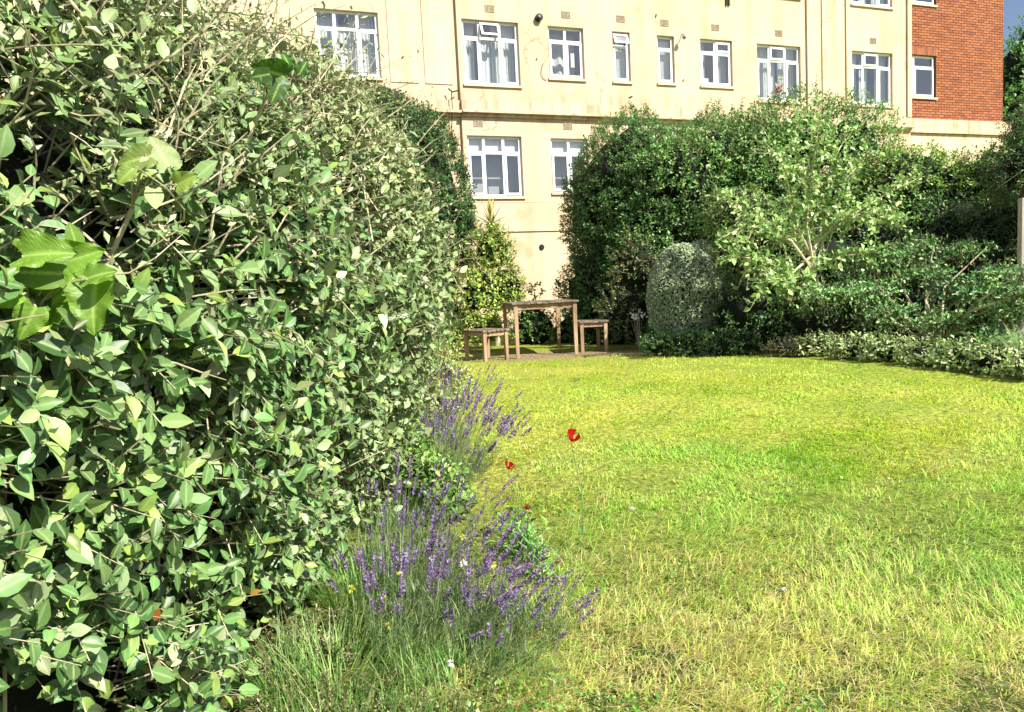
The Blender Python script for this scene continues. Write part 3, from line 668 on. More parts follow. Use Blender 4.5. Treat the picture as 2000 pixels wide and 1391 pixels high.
# broad leaved climber in the hedge
def climber(name, label, pts, col, size, cat='climber'):
    P = np.array([at(px, py, Y) for px, py, Y, *_ in pts]); o = thing(name, (P[:, 0].mean()-.1, P[:, 1].mean(), 0), label, cat)
    D = np.array([RN@np.array([math.cos(math.radians(a)), math.sin(math.radians(a)), rng.uniform(-.1, .4)]) for *_, a, s, t in pts])
    Nh = np.tile(nrm(CAM-P.mean(0)), (len(P), 1))*.7+np.array([t for *_, t in pts])[:, None]*np.array([.5, -.2, .6])+rng.normal(0, .12, P.shape)
    sz = np.array([s for *_, s, t in pts])*size; cc = np.clip(np.array(col)*np.exp(rng.normal(0, .16, (len(P), 1))), 0, 1)
    leaf_objects('leaf', P, D, Nh, sz, .85, cc, M_big, o, LEAF_G)
    b = MB(); od = np.argsort(P[:, 0]); ctr = P.mean(0)+np.array([-.08, .05, -.06])
    for i in range(len(P)):
        b.tube([ctr, (ctr+P[i])/2+np.array([0, 0, .02]), P[i]], .002, 5)
    b.tube([[ctr[0]-.5, ctr[1]+.1, 0], [ctr[0]-.4, ctr[1]+.1, ctr[2]*.6], ctr], .005, 6)
    b.build('vine_stem', M_twig, o); return o
climber('bindweed', 'broad bright green climber leaves among the small hedge leaves at far left',
        [(188, 548, 1.3, -88, 1.1, .2), (120, 535, 1.28, 178, .95, 1.2), (130, 570, 1.32, 218, 1.25, .8), (45, 500, 1.25, 10, .95, .8), (110, 515, 1.34, 15, 1.0, .5), (170, 545, 1.27, 20, .6, 1.3), (45, 575, 1.2, 200, .55, .8), (70, 600, 1.26, 250, .7, 1.), (20, 560, 1.18, 180, .5, .5), (150, 480, 1.36, 100, .5, 1.0)],
        (.15, .28, .035), .082)
climber('bindweed', 'yellow green climber leaves high in the hedge below the tangled twigs',
        [(330, 325, 1.52, 120, 1.0, .8), (295, 305, 1.5, 200, .9, 1.1), (345, 360, 1.52, 20, .7, .6), (260, 330, 1.47, 230, .6, .5), (300, 370, 1.5, 280, .6, 1.)],
        (.2, .28, .06), .066)
climber('bindweed', 'dark green toothed climber leaf at the hedge top against the cream wall',
        [(560, 150, 2.02, 170, 1.15, -.1), (585, 145, 2.05, 60, .55, .1), (545, 165, 2.0, 250, .7, .3), (565, 130, 2.05, 110, .5, .1), (525, 145, 1.95, 200, .6, 0.)],
        (.05, .12, .02), .075)
# a few odd leaves: orange and dry ones caught in the hedge
for (px, py, Y, a, c, s, lb) in ((302, 1213, 1.68, 70, (.3, .1, .02), .03, 'small orange dead leaf caught in the lower hedge'), (489, 1160, 2.05, 20, (.3, .17, .03), .03, 'tiny orange leaf near the hedge edge by the lavender'), (155, 1208, 1.55, 5, (.45, .46, .3), .05, 'pale cream leaf lying in the lower left hedge'), (250, 805, 1.42, 80, (.36, .22, .11), .028, 'small peach coloured dead leaf on the hedge face')):
    P = at(px, py, Y); nm = 'dead_leaf'; V, q_, t_, C_ = leaves_arrays(P[None], (RN@np.array([math.cos(math.radians(a)), math.sin(math.radians(a)), 0]))[None], nrm(CAM-P)[None]+.2, np.array([s]), .6, np.array([c]), LEAF_N)
    o = mesh_obj(nm, V, [q_, t_], M_petal, None, C_); tag(o, lb, 'leaf')

# ------------------------------------------------------------------ clipped hedges and shrubs behind
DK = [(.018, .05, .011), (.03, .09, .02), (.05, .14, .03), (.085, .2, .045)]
MD = [(.045, .13, .025), (.08, .2, .04), (.13, .29, .06), (.22, .38, .1)]
LT = [(.15, .3, .07), (.24, .41, .1), (.36, .5, .17), (.46, .56, .27)]
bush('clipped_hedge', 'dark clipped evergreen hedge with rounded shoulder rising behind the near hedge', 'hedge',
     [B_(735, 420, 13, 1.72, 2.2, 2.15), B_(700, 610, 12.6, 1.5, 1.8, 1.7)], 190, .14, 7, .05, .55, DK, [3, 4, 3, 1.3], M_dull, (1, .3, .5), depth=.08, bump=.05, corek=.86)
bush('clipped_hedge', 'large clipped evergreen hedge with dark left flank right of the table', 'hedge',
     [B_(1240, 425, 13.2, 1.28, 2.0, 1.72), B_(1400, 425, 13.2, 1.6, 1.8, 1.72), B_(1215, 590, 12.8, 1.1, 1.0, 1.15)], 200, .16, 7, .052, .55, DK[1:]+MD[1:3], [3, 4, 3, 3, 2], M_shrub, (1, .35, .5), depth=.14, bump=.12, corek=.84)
def tip(lp, col): return col
bush('ivy_shrub', 'loose mid green shrub with pale tips in front of the large clipped hedge', 'shrub',
     [B_(1330, 350, 11.6, .75, .6, .75), B_(1400, 300, 11.8, .55, .5, .5), B_(1270, 450, 11.7, .6, .5, .5)], 130, .24, 7, .06, .5, MD+LT[1:3], [3, 4, 4, 3, 1, 1], None, (1, .5, .7), corek=.6, depth=.3, bump=.2)
bush('barberry', 'sparse olive and rusty leaved shrub between the big hedge and the dome bush', 'shrub',
     [B_(1245, 520, 11.0, .45, .35, .5), B_(1225, 610, 11.0, .5, .35, .5)], 110, .2, 7, .045, .5, [(.05, .1, .03), (.2, .22, .08), (.26, .14, .05), (.1, .16, .04)], [5, 2, 1, 3], None, corek=.6, depth=.4)
bush('dome_bush', 'grey green bush clipped to a smooth tall dome beside the lawn', 'bush',
     [B_(1338, 580, 10.3, .5, .5, .72), B_(1378, 572, 10.5, .5, .45, .72), B_(1440, 590, 10.6, .55, .45, .66)], 3000, .045, 6, .025, .55, [(.27, .35, .19), (.38, .45, .28), (.52, .57, .42), (.14, .2, .1)], [3, 4, 3, 2], M_dull, (1, .2, .5), depth=.05, bump=.06, corek=.84)
rose = bush('rose_bush', 'tall rose bush with arching shoots and one pink rose at its top', 'rose bush',
     [B_(1560, 285, 12, 1.0, .8, .78), B_(1470, 320, 12, .7, .7, .75), B_(1660, 288, 12, .75, .7, .72)], 170, .26, 8, .058, .55, MD+LT[:3], [2, 3, 4, 3, 3, 3, 2], None, (.8, .8, .7), corek=.55, depth=.35, bump=.26)
# arching shoots over the top
sp = []
for (px, py, L, a) in ((1520, 190, .5, .1), (1590, 205, .6, .05), (1400, 235, .55, -.2), (1440, 225, .45, .2), (1665, 215, .5, -.1), (1700, 225, .4, .5), (1550, 200, .45, .4), (1620, 200, .35, -.3), (1745, 262, .35, .8), (1640, 215, .4, .3)):
    sp.append((at(px, py+18, 12), nrm(np.array([a, -.1, 1.])), L))
P = np.array([s[0] for s in sp]); D = np.array([s[1] for s in sp]); L_ = np.array([s[2] for s in sp])
lp, ld, nh, en, ix = sprigs(P, D, L_, 16, 1.0, .05, .4, None)
leaf_mesh('foliage', lp, ld, nh, rng.uniform(.04, .08, len(lp)), .6, palette(len(lp), MD, None), M_shrub, rose); prisms('shoots', P, en, np.full(len(P), .008), np.full(len(P), .003), M_twig, rose)
c = at(1518, 176, 11.9); n = 26; u = nrm(rng.normal(size=(n, 3))+np.array([.2, -.6, .3]))
leaf_mesh('rose_flower', np.tile(c, (n, 1))+u*.02, u, np.roll(u, 1, 1), rng.uniform(.07, .1, n), .9, palette(n, [(.62, .45, .44), (.7, .56, .54)], None, .05), M_petal, rose, LEAF_B, kind=None)['label'] = 'single pale pink rose'
bush('hedge_shrub', 'yellow green shrub topping the hedge line below the brick wing', 'shrub',
     [B_(1770, 370, 11.4, 1.0, .7, .72), B_(1880, 380, 11.2, .8, .7, .62), B_(1940, 360, 10.8, .6, .6, .6)], 170, .22, 7, .055, .55, [(.09, .2, .03), (.18, .32, .04), (.3, .42, .07), (.05, .12, .02)], [4, 4, 2, 3], None, (.9, .7, .6), corek=.7, depth=.3, bump=.2)
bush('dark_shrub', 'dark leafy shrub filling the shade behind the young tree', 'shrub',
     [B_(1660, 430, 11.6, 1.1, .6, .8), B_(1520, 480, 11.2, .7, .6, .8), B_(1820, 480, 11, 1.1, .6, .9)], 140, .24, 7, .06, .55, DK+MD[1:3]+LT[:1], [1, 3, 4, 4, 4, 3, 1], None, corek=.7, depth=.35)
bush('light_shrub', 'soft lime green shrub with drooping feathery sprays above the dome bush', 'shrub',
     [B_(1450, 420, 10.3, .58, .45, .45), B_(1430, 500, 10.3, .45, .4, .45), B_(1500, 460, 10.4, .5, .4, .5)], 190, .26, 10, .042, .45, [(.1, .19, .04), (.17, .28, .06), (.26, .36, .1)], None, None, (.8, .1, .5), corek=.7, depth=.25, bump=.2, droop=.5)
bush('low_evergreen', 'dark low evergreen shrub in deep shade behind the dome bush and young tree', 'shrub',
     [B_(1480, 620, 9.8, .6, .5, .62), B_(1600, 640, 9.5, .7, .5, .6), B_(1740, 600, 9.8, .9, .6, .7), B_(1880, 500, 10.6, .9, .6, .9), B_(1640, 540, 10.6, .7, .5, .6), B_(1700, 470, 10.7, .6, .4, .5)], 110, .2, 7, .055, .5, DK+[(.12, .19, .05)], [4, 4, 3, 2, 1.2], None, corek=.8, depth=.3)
# young tree with pale branches and large light leaves
T0 = at(1615, 640, 9.2); T0[2] = gz(T0[1])
tr = thing('young_tree', T0, 'young multi stemmed tree with pale bark and large light green leaves', 'tree')
b = MB(); f1 = at(1592, 535, 9.1); f2 = at(1585, 500, 9.1); b.tube([T0-[0, 0, .05], (T0+f1)/2+[.01, 0, 0], f1, f2], [.04, .034, .028, .022], 8); b.build('trunk', M_bark, tr)
limbs = []
tips = [((1600, 530), (1640, 500), (1690, 495), (1740, 505), 9.0), ((1590, 540), (1560, 540), (1520, 545), (1480, 560), 8.8), ((1560, 450), (1545, 400), (1535, 330), (1500, 270), 9.0), ((1575, 440), (1580, 380), (1590, 310), (1600, 240), 9.0), ((1605, 440), (1612, 380), (1625, 320), (1660, 250), 9.2), ((1612, 450), (1640, 400), (1650, 350), (1700, 300), 9.2), ((1560, 480), (1510, 440), (1450, 400), (1400, 380), 9.0), ((1545, 470), (1500, 450), (1470, 430), (1420, 460), 8.9), ((1540, 540), (1500, 510), (1470, 505), (1430, 500), 8.9), ((1610, 460), (1680, 410), (1730, 380), (1790, 350), 9.3), ((1600, 470), (1640, 430), (1700, 420), (1760, 430), 9.0), ((1590, 450), (1570, 360), (1550, 290), (1560, 220), 9.2)]
LP, LD = [], []
for k, tp in enumerate(tips):
    Yt = tp[4]; pts = [f1 if k % 2 else f2]+[at(x, y, Yt+(j-1)*rng.uniform(-.18, .12)) for j, (x, y) in enumerate(tp[:4])]
    bb = MB(); bb.tube(pts, [.018, .014, .011, .008, .004], 6); bb.build('branch', M_bark, tr)
    pts = np.array(pts)
    for q in range(58):
        t = rng.uniform(1.0, 4.0); i = min(int(t), 3); pp = pts[i]*(1-(t-i))+pts[i+1]*(t-i)
        LP.append(pp); LD.append(nrm(nrm(pts[i+1]-pts[i])*.5+rng.normal(0, .7, 3)+np.array([0, -.1, .15])))
LP, LD = np.array(LP), np.array(LD); LL = rng.uniform(.12, .34, len(LP))
lp, ld, nh, en, ix = sprigs(LP, LD, LL, 6, .9, .25, .6, None); sz = rng.uniform(.045, .088, len(lp)); cc = palette(len(lp), [(.2, .37, .09), (.32, .48, .15), (.43, .54, .23), (.1, .24, .05)], [3, 4, 3, 2])
prisms('twigs', LP, en, np.full(len(LP), .004), np.full(len(LP), .002), M_twig, tr)
od = np.argsort(lp[:, 1]); leaf_objects('leaf', lp[od[:280]], ld[od[:280]], nh[od[:280]], sz[od[:280]], .62, cc[od[:280]], M_shrub, tr)
leaf_mesh('crown', lp[od[280:]], ld[od[280:]], nh[od[280:]], sz[od[280:]], .62, cc[od[280:]], M_shrub, tr, LEAF_F)

# layered, horizontally branching shrub
plates = [B_(1600, 570, 8.9, .55, .35, .07), B_(1690, 555, 9.0, .5, .35, .07), B_(1700, 515, 9.3, .5, .35, .06), B_(1810, 530, 9.0, .55, .35, .08), B_(1790, 480, 9.5, .5, .35, .07), B_(1890, 555, 8.7, .5, .35, .08), B_(1965, 585, 8.4, .45, .35, .07), B_(1720, 610, 8.8, .5, .35, .08), B_(1850, 618, 8.5, .55, .35, .08), B_(1880, 485, 9.4, .5, .35, .07), B_(1960, 530, 8.9, .45, .35, .07), B_(1950, 650, 8.0, .4, .3, .1), B_(2005, 530, 7.85, .26, .2, .17), B_(1995, 590, 7.8, .3, .22, .17)]
plates = [(c+rng.normal(0, .06, 3), (r[0]*rng.uniform(.8, 1.2), r[1], r[2]*rng.uniform(1.2, 2.6))) for c, r in plates]
ls = bush('layered_shrub', 'grey green shrub with layered horizontal branches arching above the right border', 'shrub', plates, 130, .3, 9, .055, .45,
     [(.07, .2, .05), (.15, .32, .09), (.36, .5, .22), (.03, .11, .025)], [4, 4, 3, 3], M_shrub, (1, .25, .5), corek=0, depth=.8, bump=.3, flat=False, droop=.5)
lb = np.array(ls.location)
for (c, r) in plates:
    bb = MB(); e = np.array(c); bb.tube([lb+[rng.normal(0, .05), .1, -.02], lb*.5+e*.5+[0, .15, .12], e+[rng.normal(0, .2), -.2, 0]], [.022, .014, .005], 6); bb.build('branch', M_bark, ls)
core([B_(1780, 600, 9.5, 1.0, .4, .55), B_(1930, 600, 9.2, .6, .45, .6), B_(1620, 630, 9.3, .6, .35, .35)], ls, .85, 'shade_core')  # dark lumps added behind the plates, shade put into their colour
# shade trees at the right edge
bush('conifer_tree', 'dark evergreen tree overhanging at the right edge of the picture', 'tree',
     [B_(2000, 330, 9.2, .45, .5, .42), B_(2080, 260, 9.2, .7, .6, .6), B_(1960, 440, 10, .55, .5, .5), B_(2060, 430, 9.4, .6, .5, .7), B_(1990, 520, 9.8, .5, .4, .4), B_(2060, 520, 8.9, .4, .3, .5)], 150, .26, 9, .05, .4, DK+[(.12, .2, .05)], [4, 4, 3, 2, 1], M_shrub, (1, -.1, .5), corek=.6, depth=.3, bump=.2, droop=.4, stems=3)
bt = [B_(1985, 190, 34, 1.3, 1.5, 2.6), B_(2050, 150, 34, 1.8, 1.5, 3.2), B_(1990, 280, 33, 1.4, 1.5, 2.5)]
bush('background_tree', 'distant leafy tree beside the brick wing under the blue sky', 'tree', bt, 26, .5, 8, .16, .6, MD+LT[:1], [3, 3, 2, 1, 1], None, corek=.8, depth=.3, bump=.2, twig=False, stems=3)
# wooden post at the right edge
P = at(1998, 430, 8.2); b = MB(); b.box((P[0]-.03, P[1]-.03, gz(8.2)), (P[0]+.04, P[1]+.04, P[2]+.24))
b.box((P[0]+.055, P[1]-.03, gz(8.2)), (P[0]+.12, P[1]+.04, P[2]+.24))
o = b.build('wooden_post', M_post); tag(o, 'weathered grey wooden post cut by the right picture edge', 'post')
# gable of a small roof peeping out beside the big hedge
# left of the table
YG = [(.13, .22, .035), (.27, .37, .05), (.42, .48, .1), (.06, .13, .025)]
bush('golden_shrub', 'bright yellow green leafy shrub standing behind the small left stool', 'shrub',
     [B_(960, 490, 12.2, .42, .4, .5), B_(935, 570, 12, .42, .4, .5), B_(985, 560, 12.2, .4, .35, .42), B_(940, 635, 11.9, .4, .35, .3)], 210, .2, 7, .055, .6, YG, [3, 4, 3, 2], None, (.9, .3, .6), corek=.6, depth=.3, bump=.2)
cp = at(960, 440, 12.9); co = thing('cordyline', (cp[0], cp[1], .33), 'spiky palm like plant with a pale upright tuft above the golden shrub', 'palm')
b = MB(); b.tube([[cp[0], cp[1], .3], [cp[0]+.02, cp[1], 1.2], cp], [.05, .045, .04], 8); b.build('trunk', M_bark, co)
def blades(name, P, D, L, wd, col, mat, parent, bend=.5, kind=None, seg=4):
    n = len(P); D = nrm(D); hz_ = nrm(np.cross(D, np.array([0, 0, 1.])+1e-3)); V = []
    for k in range(seg+1):
        t = k/seg; c = P+D*(L*t)[:, None]+np.array([0, 0, -1.])*(bend*L*t*t)[:, None]; ww = wd*(1-t**2)*.5+1e-4
        V.append(c-hz_*np.broadcast_to(ww, (n,))[:, None]); V.append(c+hz_*np.broadcast_to(ww, (n,))[:, None])
    V = np.stack(V, 1); m = 2*(seg+1); off = (np.arange(n)*m)[:, None, None]
    q = np.array([[2*k, 2*k+1, 2*k+3, 2*k+2] for k in range(seg)])[None]+off
    C = np.empty((n, m, 4)); C[..., :3] = col[:, None]; C[..., 3] = 1
    return mesh_obj(name, V.reshape(-1, 3), [q.reshape(-1, 4)], mat, parent, C.reshape(-1, 4), kind=kind)
u = nrm(rng.normal(size=(46, 3))*np.array([1, 1, .5])+np.array([0, 0, .35]))
for i in range(46):
    blades('leaf_blade', (cp)[None], u[i:i+1], np.array([rng.uniform(.4, .62)]), np.array([.028]), palette(1, [(.2, .26, .1), (.1, .15, .06)]), M_grass, co, .25)
u = nrm(rng.normal(size=(16, 3))*np.array([.16, .16, .1])+np.array([0, 0, 1]))
for i in range(16):
    blades('leaf_blade', (cp+[0, 0, .05])[None], u[i:i+1], np.array([rng.uniform(.38, .52)]), np.array([.035]), palette(1, [(.4, .38, .13), (.5, .46, .2)]), M_grass, co, .0)
cp = at(868, 545, 12.4); co = thing('cordyline', (cp[0], cp[1], .33), 'arching spiky palm like plant by the white wall at the end of the near hedge', 'palm')
b = MB(); b.tube([[cp[0], cp[1], .3], cp], [.05, .04], 8); b.build('trunk', M_bark, co)
u = nrm(rng.normal(size=(50, 3))*np.array([1, 1, .5])+np.array([0, 0, .3]))
for i in range(50):
    blades('leaf_blade', cp[None], u[i:i+1], np.array([rng.uniform(.35, .55)]), np.array([.022]), palette(1, [(.16, .2, .1), (.08, .12, .05)]), M_grass, co, .45)
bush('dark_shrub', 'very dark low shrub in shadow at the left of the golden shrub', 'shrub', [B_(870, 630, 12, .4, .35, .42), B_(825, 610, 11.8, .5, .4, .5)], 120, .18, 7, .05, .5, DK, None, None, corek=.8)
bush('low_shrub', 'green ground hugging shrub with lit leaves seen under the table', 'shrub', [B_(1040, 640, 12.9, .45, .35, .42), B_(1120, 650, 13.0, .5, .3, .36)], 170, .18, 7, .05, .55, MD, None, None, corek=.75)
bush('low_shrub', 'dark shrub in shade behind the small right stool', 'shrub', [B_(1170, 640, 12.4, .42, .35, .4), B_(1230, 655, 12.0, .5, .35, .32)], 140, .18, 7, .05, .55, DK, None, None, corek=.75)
bush('leafy_sapling', 'thin sapling with a few dark leaves against the white wall', 'sapling', [B_(1045, 575, 13.2, .14, .12, .26)], 60, .2, 6, .07, .55, DK[1:]+MD[:1], None, None, corek=0, stems=2)
bush('yellow_herb', 'pale yellow green clump beside the left stool at the end of the near hedge', 'plant', [B_(872, 668, 9.9, .2, .25, .22), B_(845, 700, 9.0, .25, .3, .3)], 260, .14, 7, .04, .5, YG+[(.4, .42, .16)], None, None, corek=.6)
# white flowers near dome bush
c = at(1247, 617, 10.6); wf = thing('white_flower', (c[0], c[1], .33), 'small cluster of white flowers at the foot of the dome bush', 'flower')
n = 40; u = nrm(rng.normal(size=(n, 3))+[0, -.4, .3]); leaf_mesh('blossom', c+u*rng.uniform(.02, .12, (n, 1))*[1, 1, .7], u, np.roll(u, 1, 1), rng.uniform(.03, .05, n), .9, palette(n, [(.85, .85, .8)], None, .05), M_petal, wf, kind=None)
prisms('stem', np.tile([c[0], c[1], .33], (8, 1)), c+rng.normal(0, .05, (8, 3)), np.full(8, .004), np.full(8, .003), M_twig, wf, kind=None)
bush('low_herb', 'low grey green plant at the foot of the dome bush', 'plant', [B_(1285, 672, 9.8, .28, .22, .18), B_(1350, 672, 9.6, .35, .22, .22), B_(1425, 676, 9.4, .4, .25, .26)], 260, .14, 7, .038, .45, DK[1:]+MD[:2], None, None, corek=.7)

# border plants along the right lawn edge
HB = [(.2, .31, .09), (.34, .43, .15), (.5, .53, .3), (.1, .18, .05)]
labs = ['brown fern like plant at the left end of the right border', 'pale grey green herb clump right of the brown fern', 'pale herb clump with tall seed stalks in the right border', 'low bushy herb clump in the middle of the right border', 'yellowish herb clump under the layered shrub', 'broad pale herb clump near the right end of the border', 'herb clump with broad leaves at the right picture edge', 'herb clump at the front right corner of the border']
for k, (px, py, Y) in enumerate([(1545, 690, 8.9), (1605, 690, 8.75), (1675, 700, 8.3), (1745, 712, 7.9), (1815, 718, 7.5), (1885, 724, 7.15), (1955, 728, 6.85), (2035, 735, 6.5)]):
    c = at(px, py, Y)
    bush('herb_clump' if k else 'fern', labs[k], 'plant', [(np.array([c[0], Y, gz(Y)+.12]), (.34, .22, .18 if k else .12))], 260, .17, 7, .05 if k else .03, .5 if k else .3, HB if k else [(.16, .13, .06), (.1, .12, .04), (.22, .2, .1)], None, None, (.7, .9, .5), corek=.6, group='plants along the right border' if k else None, bump=.25, depth=.4)
c = at(1995, 640, 6.9); co = thing('fern', (c[0], c[1], gz(6.9)), 'pale fern with arching fronds at the right picture edge', 'fern')
for i in range(14):
    d_ = nrm(np.array([rng.uniform(-1, .8), rng.uniform(-.8, .4), rng.uniform(.6, 1.4)])); L = rng.uniform(.45, .7); base = np.array([c[0], c[1], gz(6.9)+.05])
    t = np.linspace(.15, 1, 18); sp_ = base+d_*L*t[:, None]+np.array([0, 0, -.35])*L*(t**2)[:, None]
    s_ = nrm(np.cross(d_, [0, 0, 1.])); P2 = np.concatenate([sp_, sp_]); D2 = np.concatenate([np.tile(s_, (18, 1)), np.tile(-s_, (18, 1))])+d_*.5
    leaf_mesh('frond', P2, D2, np.tile([0, -.3, 1.], (36, 1)), np.tile(.11*(1.1-t), 2), .3, palette(36, [(.2, .29, .13), (.28, .36, .2)]), M_shrub, co, kind=None)

# ------------------------------------------------------------------ table and stools
def furniture(name, label, cat, x, y, rot, wx, wy, h, leg, slat_w, ap, over=.03):
    o = bpy.data.objects.new(name, None); link(o); o.location = (x, y, .33); o.rotation_euler = (0, 0, rot); tag(o, label, cat)
    def put(nm, mb_, m): 
        q = mesh_obj(nm, np.concatenate(mb_.v), [mb_.q, mb_.t], m); q.parent = o; return q
    for sx in (-1, 1):
        for sy in (-1, 1):
            b = MB(); cx, cy = sx*(wx/2-leg/2), sy*(wy/2-leg/2); t = leg*.42
            b.hexa(np.array([[cx-t, cy-t, -.02], [cx+t, cy-t, -.02], [cx+t, cy+t, -.02], [cx-t, cy+t, -.02], [cx-leg/2, cy-leg/2, h-.025], [cx+leg/2, cy-leg/2, h-.025], [cx+leg/2, cy+leg/2, h-.025], [cx-leg/2, cy+leg/2, h-.025]])); put('leg', b, M_wood)
    for sy in (-1, 1):
        b = MB(); y_ = sy*(wy/2-.03); b.box((-wx/2+leg+.001, y_-.011, h-.03-ap), (wx/2-leg-.001, y_+.011, h-.03)); put('apron', b, M_wood)
    for sx in (-1, 1):
        b = MB(); x_ = sx*(wx/2-.03); b.box((x_-.011, -wy/2+leg+.001, h-.03-ap), (x_+.011, wy/2-leg-.001, h-.03)); put('apron', b, M_wood)
    W_ = wx+2*over; n = int(round(W_/slat_w)); st = W_/n
    for k in range(n):
        x0 = -W_/2+k*st+.004; x1 = x0+st-.008; e = rng.uniform(-.006, .006); zt = rng.uniform(-.003, .003); tw = rng.uniform(-.004, .004)
        b = MB(); y0, y1 = -wy/2-over+e, wy/2+over+e
        b.hexa(np.array([[x0, y0, h-.022+zt], [x1, y0, h-.022+zt+tw], [x1, y1, h-.022+zt], [x0, y1, h-.022+zt-tw], [x0, y0, h+zt], [x1, y0, h+zt+tw], [x1, y1, h+zt], [x0, y1, h+zt-tw]]))
        put('slat', b, M_slat)
    return o
ang = math.radians(7.5); cx = .07+.44*math.cos(ang)-.65*math.sin(ang); cy = 10.38+.44*math.sin(ang)+.65*math.cos(ang)
furniture('garden_table', 'weathered slatted wooden garden table with tall square legs', 'table', cx, cy, ang, .90, 1.3, .775, .055, .085, .07)
ang = math.radians(33); fx, fy = -.37, 10.08
furniture('garden_stool', 'small slatted wooden stool in front of the left end of the table', 'stool', fx+.19*math.cos(ang)-.27*math.sin(ang), fy+.19*math.sin(ang)+.27*math.cos(ang), ang, .40, .55, .43, .05, .08, .055, .02)
ang = math.radians(6); fx, fy = 1.01, 10.62
furniture('garden_stool', 'small slatted wooden stool to the right of the table', 'stool', fx+.19*math.cos(ang)-.27*math.sin(ang), fy+.19*math.sin(ang)+.27*math.cos(ang), ang, .40, .55, .46, .05, .08, .055, .02)

# ------------------------------------------------------------------ lawn grass
def right_edge(Y): return np.interp(Y, [1, 6.1, 7.5, 8.77, 9.6, 10.3, 11], [5, 4.45, 3.75, 3.1, 2.7, 2.2, 1.6])
def left_edge(Y): return np.interp(Y, [1, 2.3, 3, 4, 5, 7, 9, 11], [-.15, -.2, -.05, -.02, -.1, -.35, -.7, -.8])
def lawn(n, y0, y1, h0, h1, wd, seg, name_seed):
    # more blades close to the camera
    t = rng.random(n); Y = 1/((1/y0)*(1-t)+t/y1); half = .73*Y+.15; X = rng.uniform(-.5, 1, n)*half
    k = (X > left_edge(Y)-.25*rng.random(n)) & (X < right_edge(Y)+.05*rng.normal(size=n)); X, Y = X[k], Y[k]; g2 = np.column_stack([X, Y])
    dk = dirt(g2); k = rng.random(len(X)) > np.clip(dk*1.15, 0, .96); X, Y, g2 = X[k], Y[k], g2[k]; n = len(X)
    cl = noise(g2, 5, 21); cl2 = noise(g2, 1.3, 22); cl3 = noise(g2, 14, 27)
    k = rng.random(n) < np.clip(.72+.4*cl+.45*cl3, .08, 1); X, Y, g2, cl, cl2, cl3 = X[k], Y[k], g2[k], cl[k], cl2[k], cl3[k]; n = len(X)
    az = 2.5*noise(g2, 2.2, 23)+rng.normal(0, 1.0, n); lean = np.clip(rng.normal(.85, .35, n), .1, 1.5)
    D = np.stack([np.cos(az)*np.sin(lean), np.sin(az)*np.sin(lean), np.cos(lean)], 1)
    L = rng.uniform(h0, h1, n)*(1+.5*np.clip(cl+.4*cl3, -1, 1.2)); P = np.column_stack([X, Y, gz(Y)-.004])
    far = np.clip((Y-3.2)/3.2, 0, 1)[:, None]
    g = np.clip(.55+.42*cl2+.3*cl+rng.normal(0, .28, n), 0, 1)[:, None]
    straw = (rng.random(n) < np.clip(.24-.14*cl2-.25*far[:, 0]+.2*cl3+.18*noise(g2, .9, 41)+.2*np.clip(1-X/.9, 0, 1), .02, .8))[:, None]
    c = g*np.array([.22, .42, .07])+(1-g)*np.array([.56, .63, .15])
    cf = g*np.array([.27, .43, .05])+(1-g)*np.array([.58, .61, .10]); c = c*(1-far)+cf*far
    c = np.where(straw, np.array([.58, .5, .22])*rng.uniform(.6, 1.15, (n, 1)), c)*np.exp(rng.normal(0, .27, (n, 1)))
    return P, D, L, wd*rng.uniform(.7, 1.3, n)*(1+.12*Y), np.clip(c, 0, .8)
PA = lawn(190000, 1.45, 4.4, .04, .12, .0026, 3, 1)
gr = blades('lawn_grass', PA[0], PA[1], PA[2], PA[3], PA[4], M_grass, None, .45, 'stuff', 3); tag(gr, 'tufty sunlit lawn grass in the foreground, green mixed with straw', 'grass')
PL = lawn(9000, 1.45, 5.5, .1, .2, .0022, 4, 3)
kk = noise(PL[0][:, :2], 2.6, 44) > .1; gr = blades('long_grass', PL[0][kk], PL[1][kk], PL[2][kk], PL[3][kk], PL[4][kk], M_grass, None, .55, 'stuff', 5); tag(gr, 'longer wispy grass blades rising from tufts in the near lawn', 'grass')
PB = lawn(230000, 3.9, 11.3, .02, .06, .004, 2, 2)
gr = blades('lawn_grass', PB[0], PB[1], PB[2], PB[3], PB[4], M_grass, None, .4, 'stuff', 2); tag(gr, 'short yellow green lawn running up to the table', 'grass')
# dry thatch lying flat
n = 14000; t = rng.random(n); Y = 1/((1/1.45)*(1-t)+t/4.5); X = rng.uniform(-.62, 1, n)*(.73*Y+.15); az = rng.uniform(0, 6.28, n)
D = np.stack([np.cos(az), np.sin(az), rng.normal(.1, .15, n)], 1); 
th_ = blades('dry_thatch', np.column_stack([X, Y, gz(Y)+rng.uniform(.004, .03, n)]), D, rng.uniform(.03, .09, n), np.full(n, .0022), palette(n, [(.5, .42, .22), (.36, .3, .14), (.6, .52, .32), (.2, .2, .08)]), M_grass, None, .15, 'stuff', 2); tag(th_, 'dry straw coloured thatch lying between the grass', 'thatch')
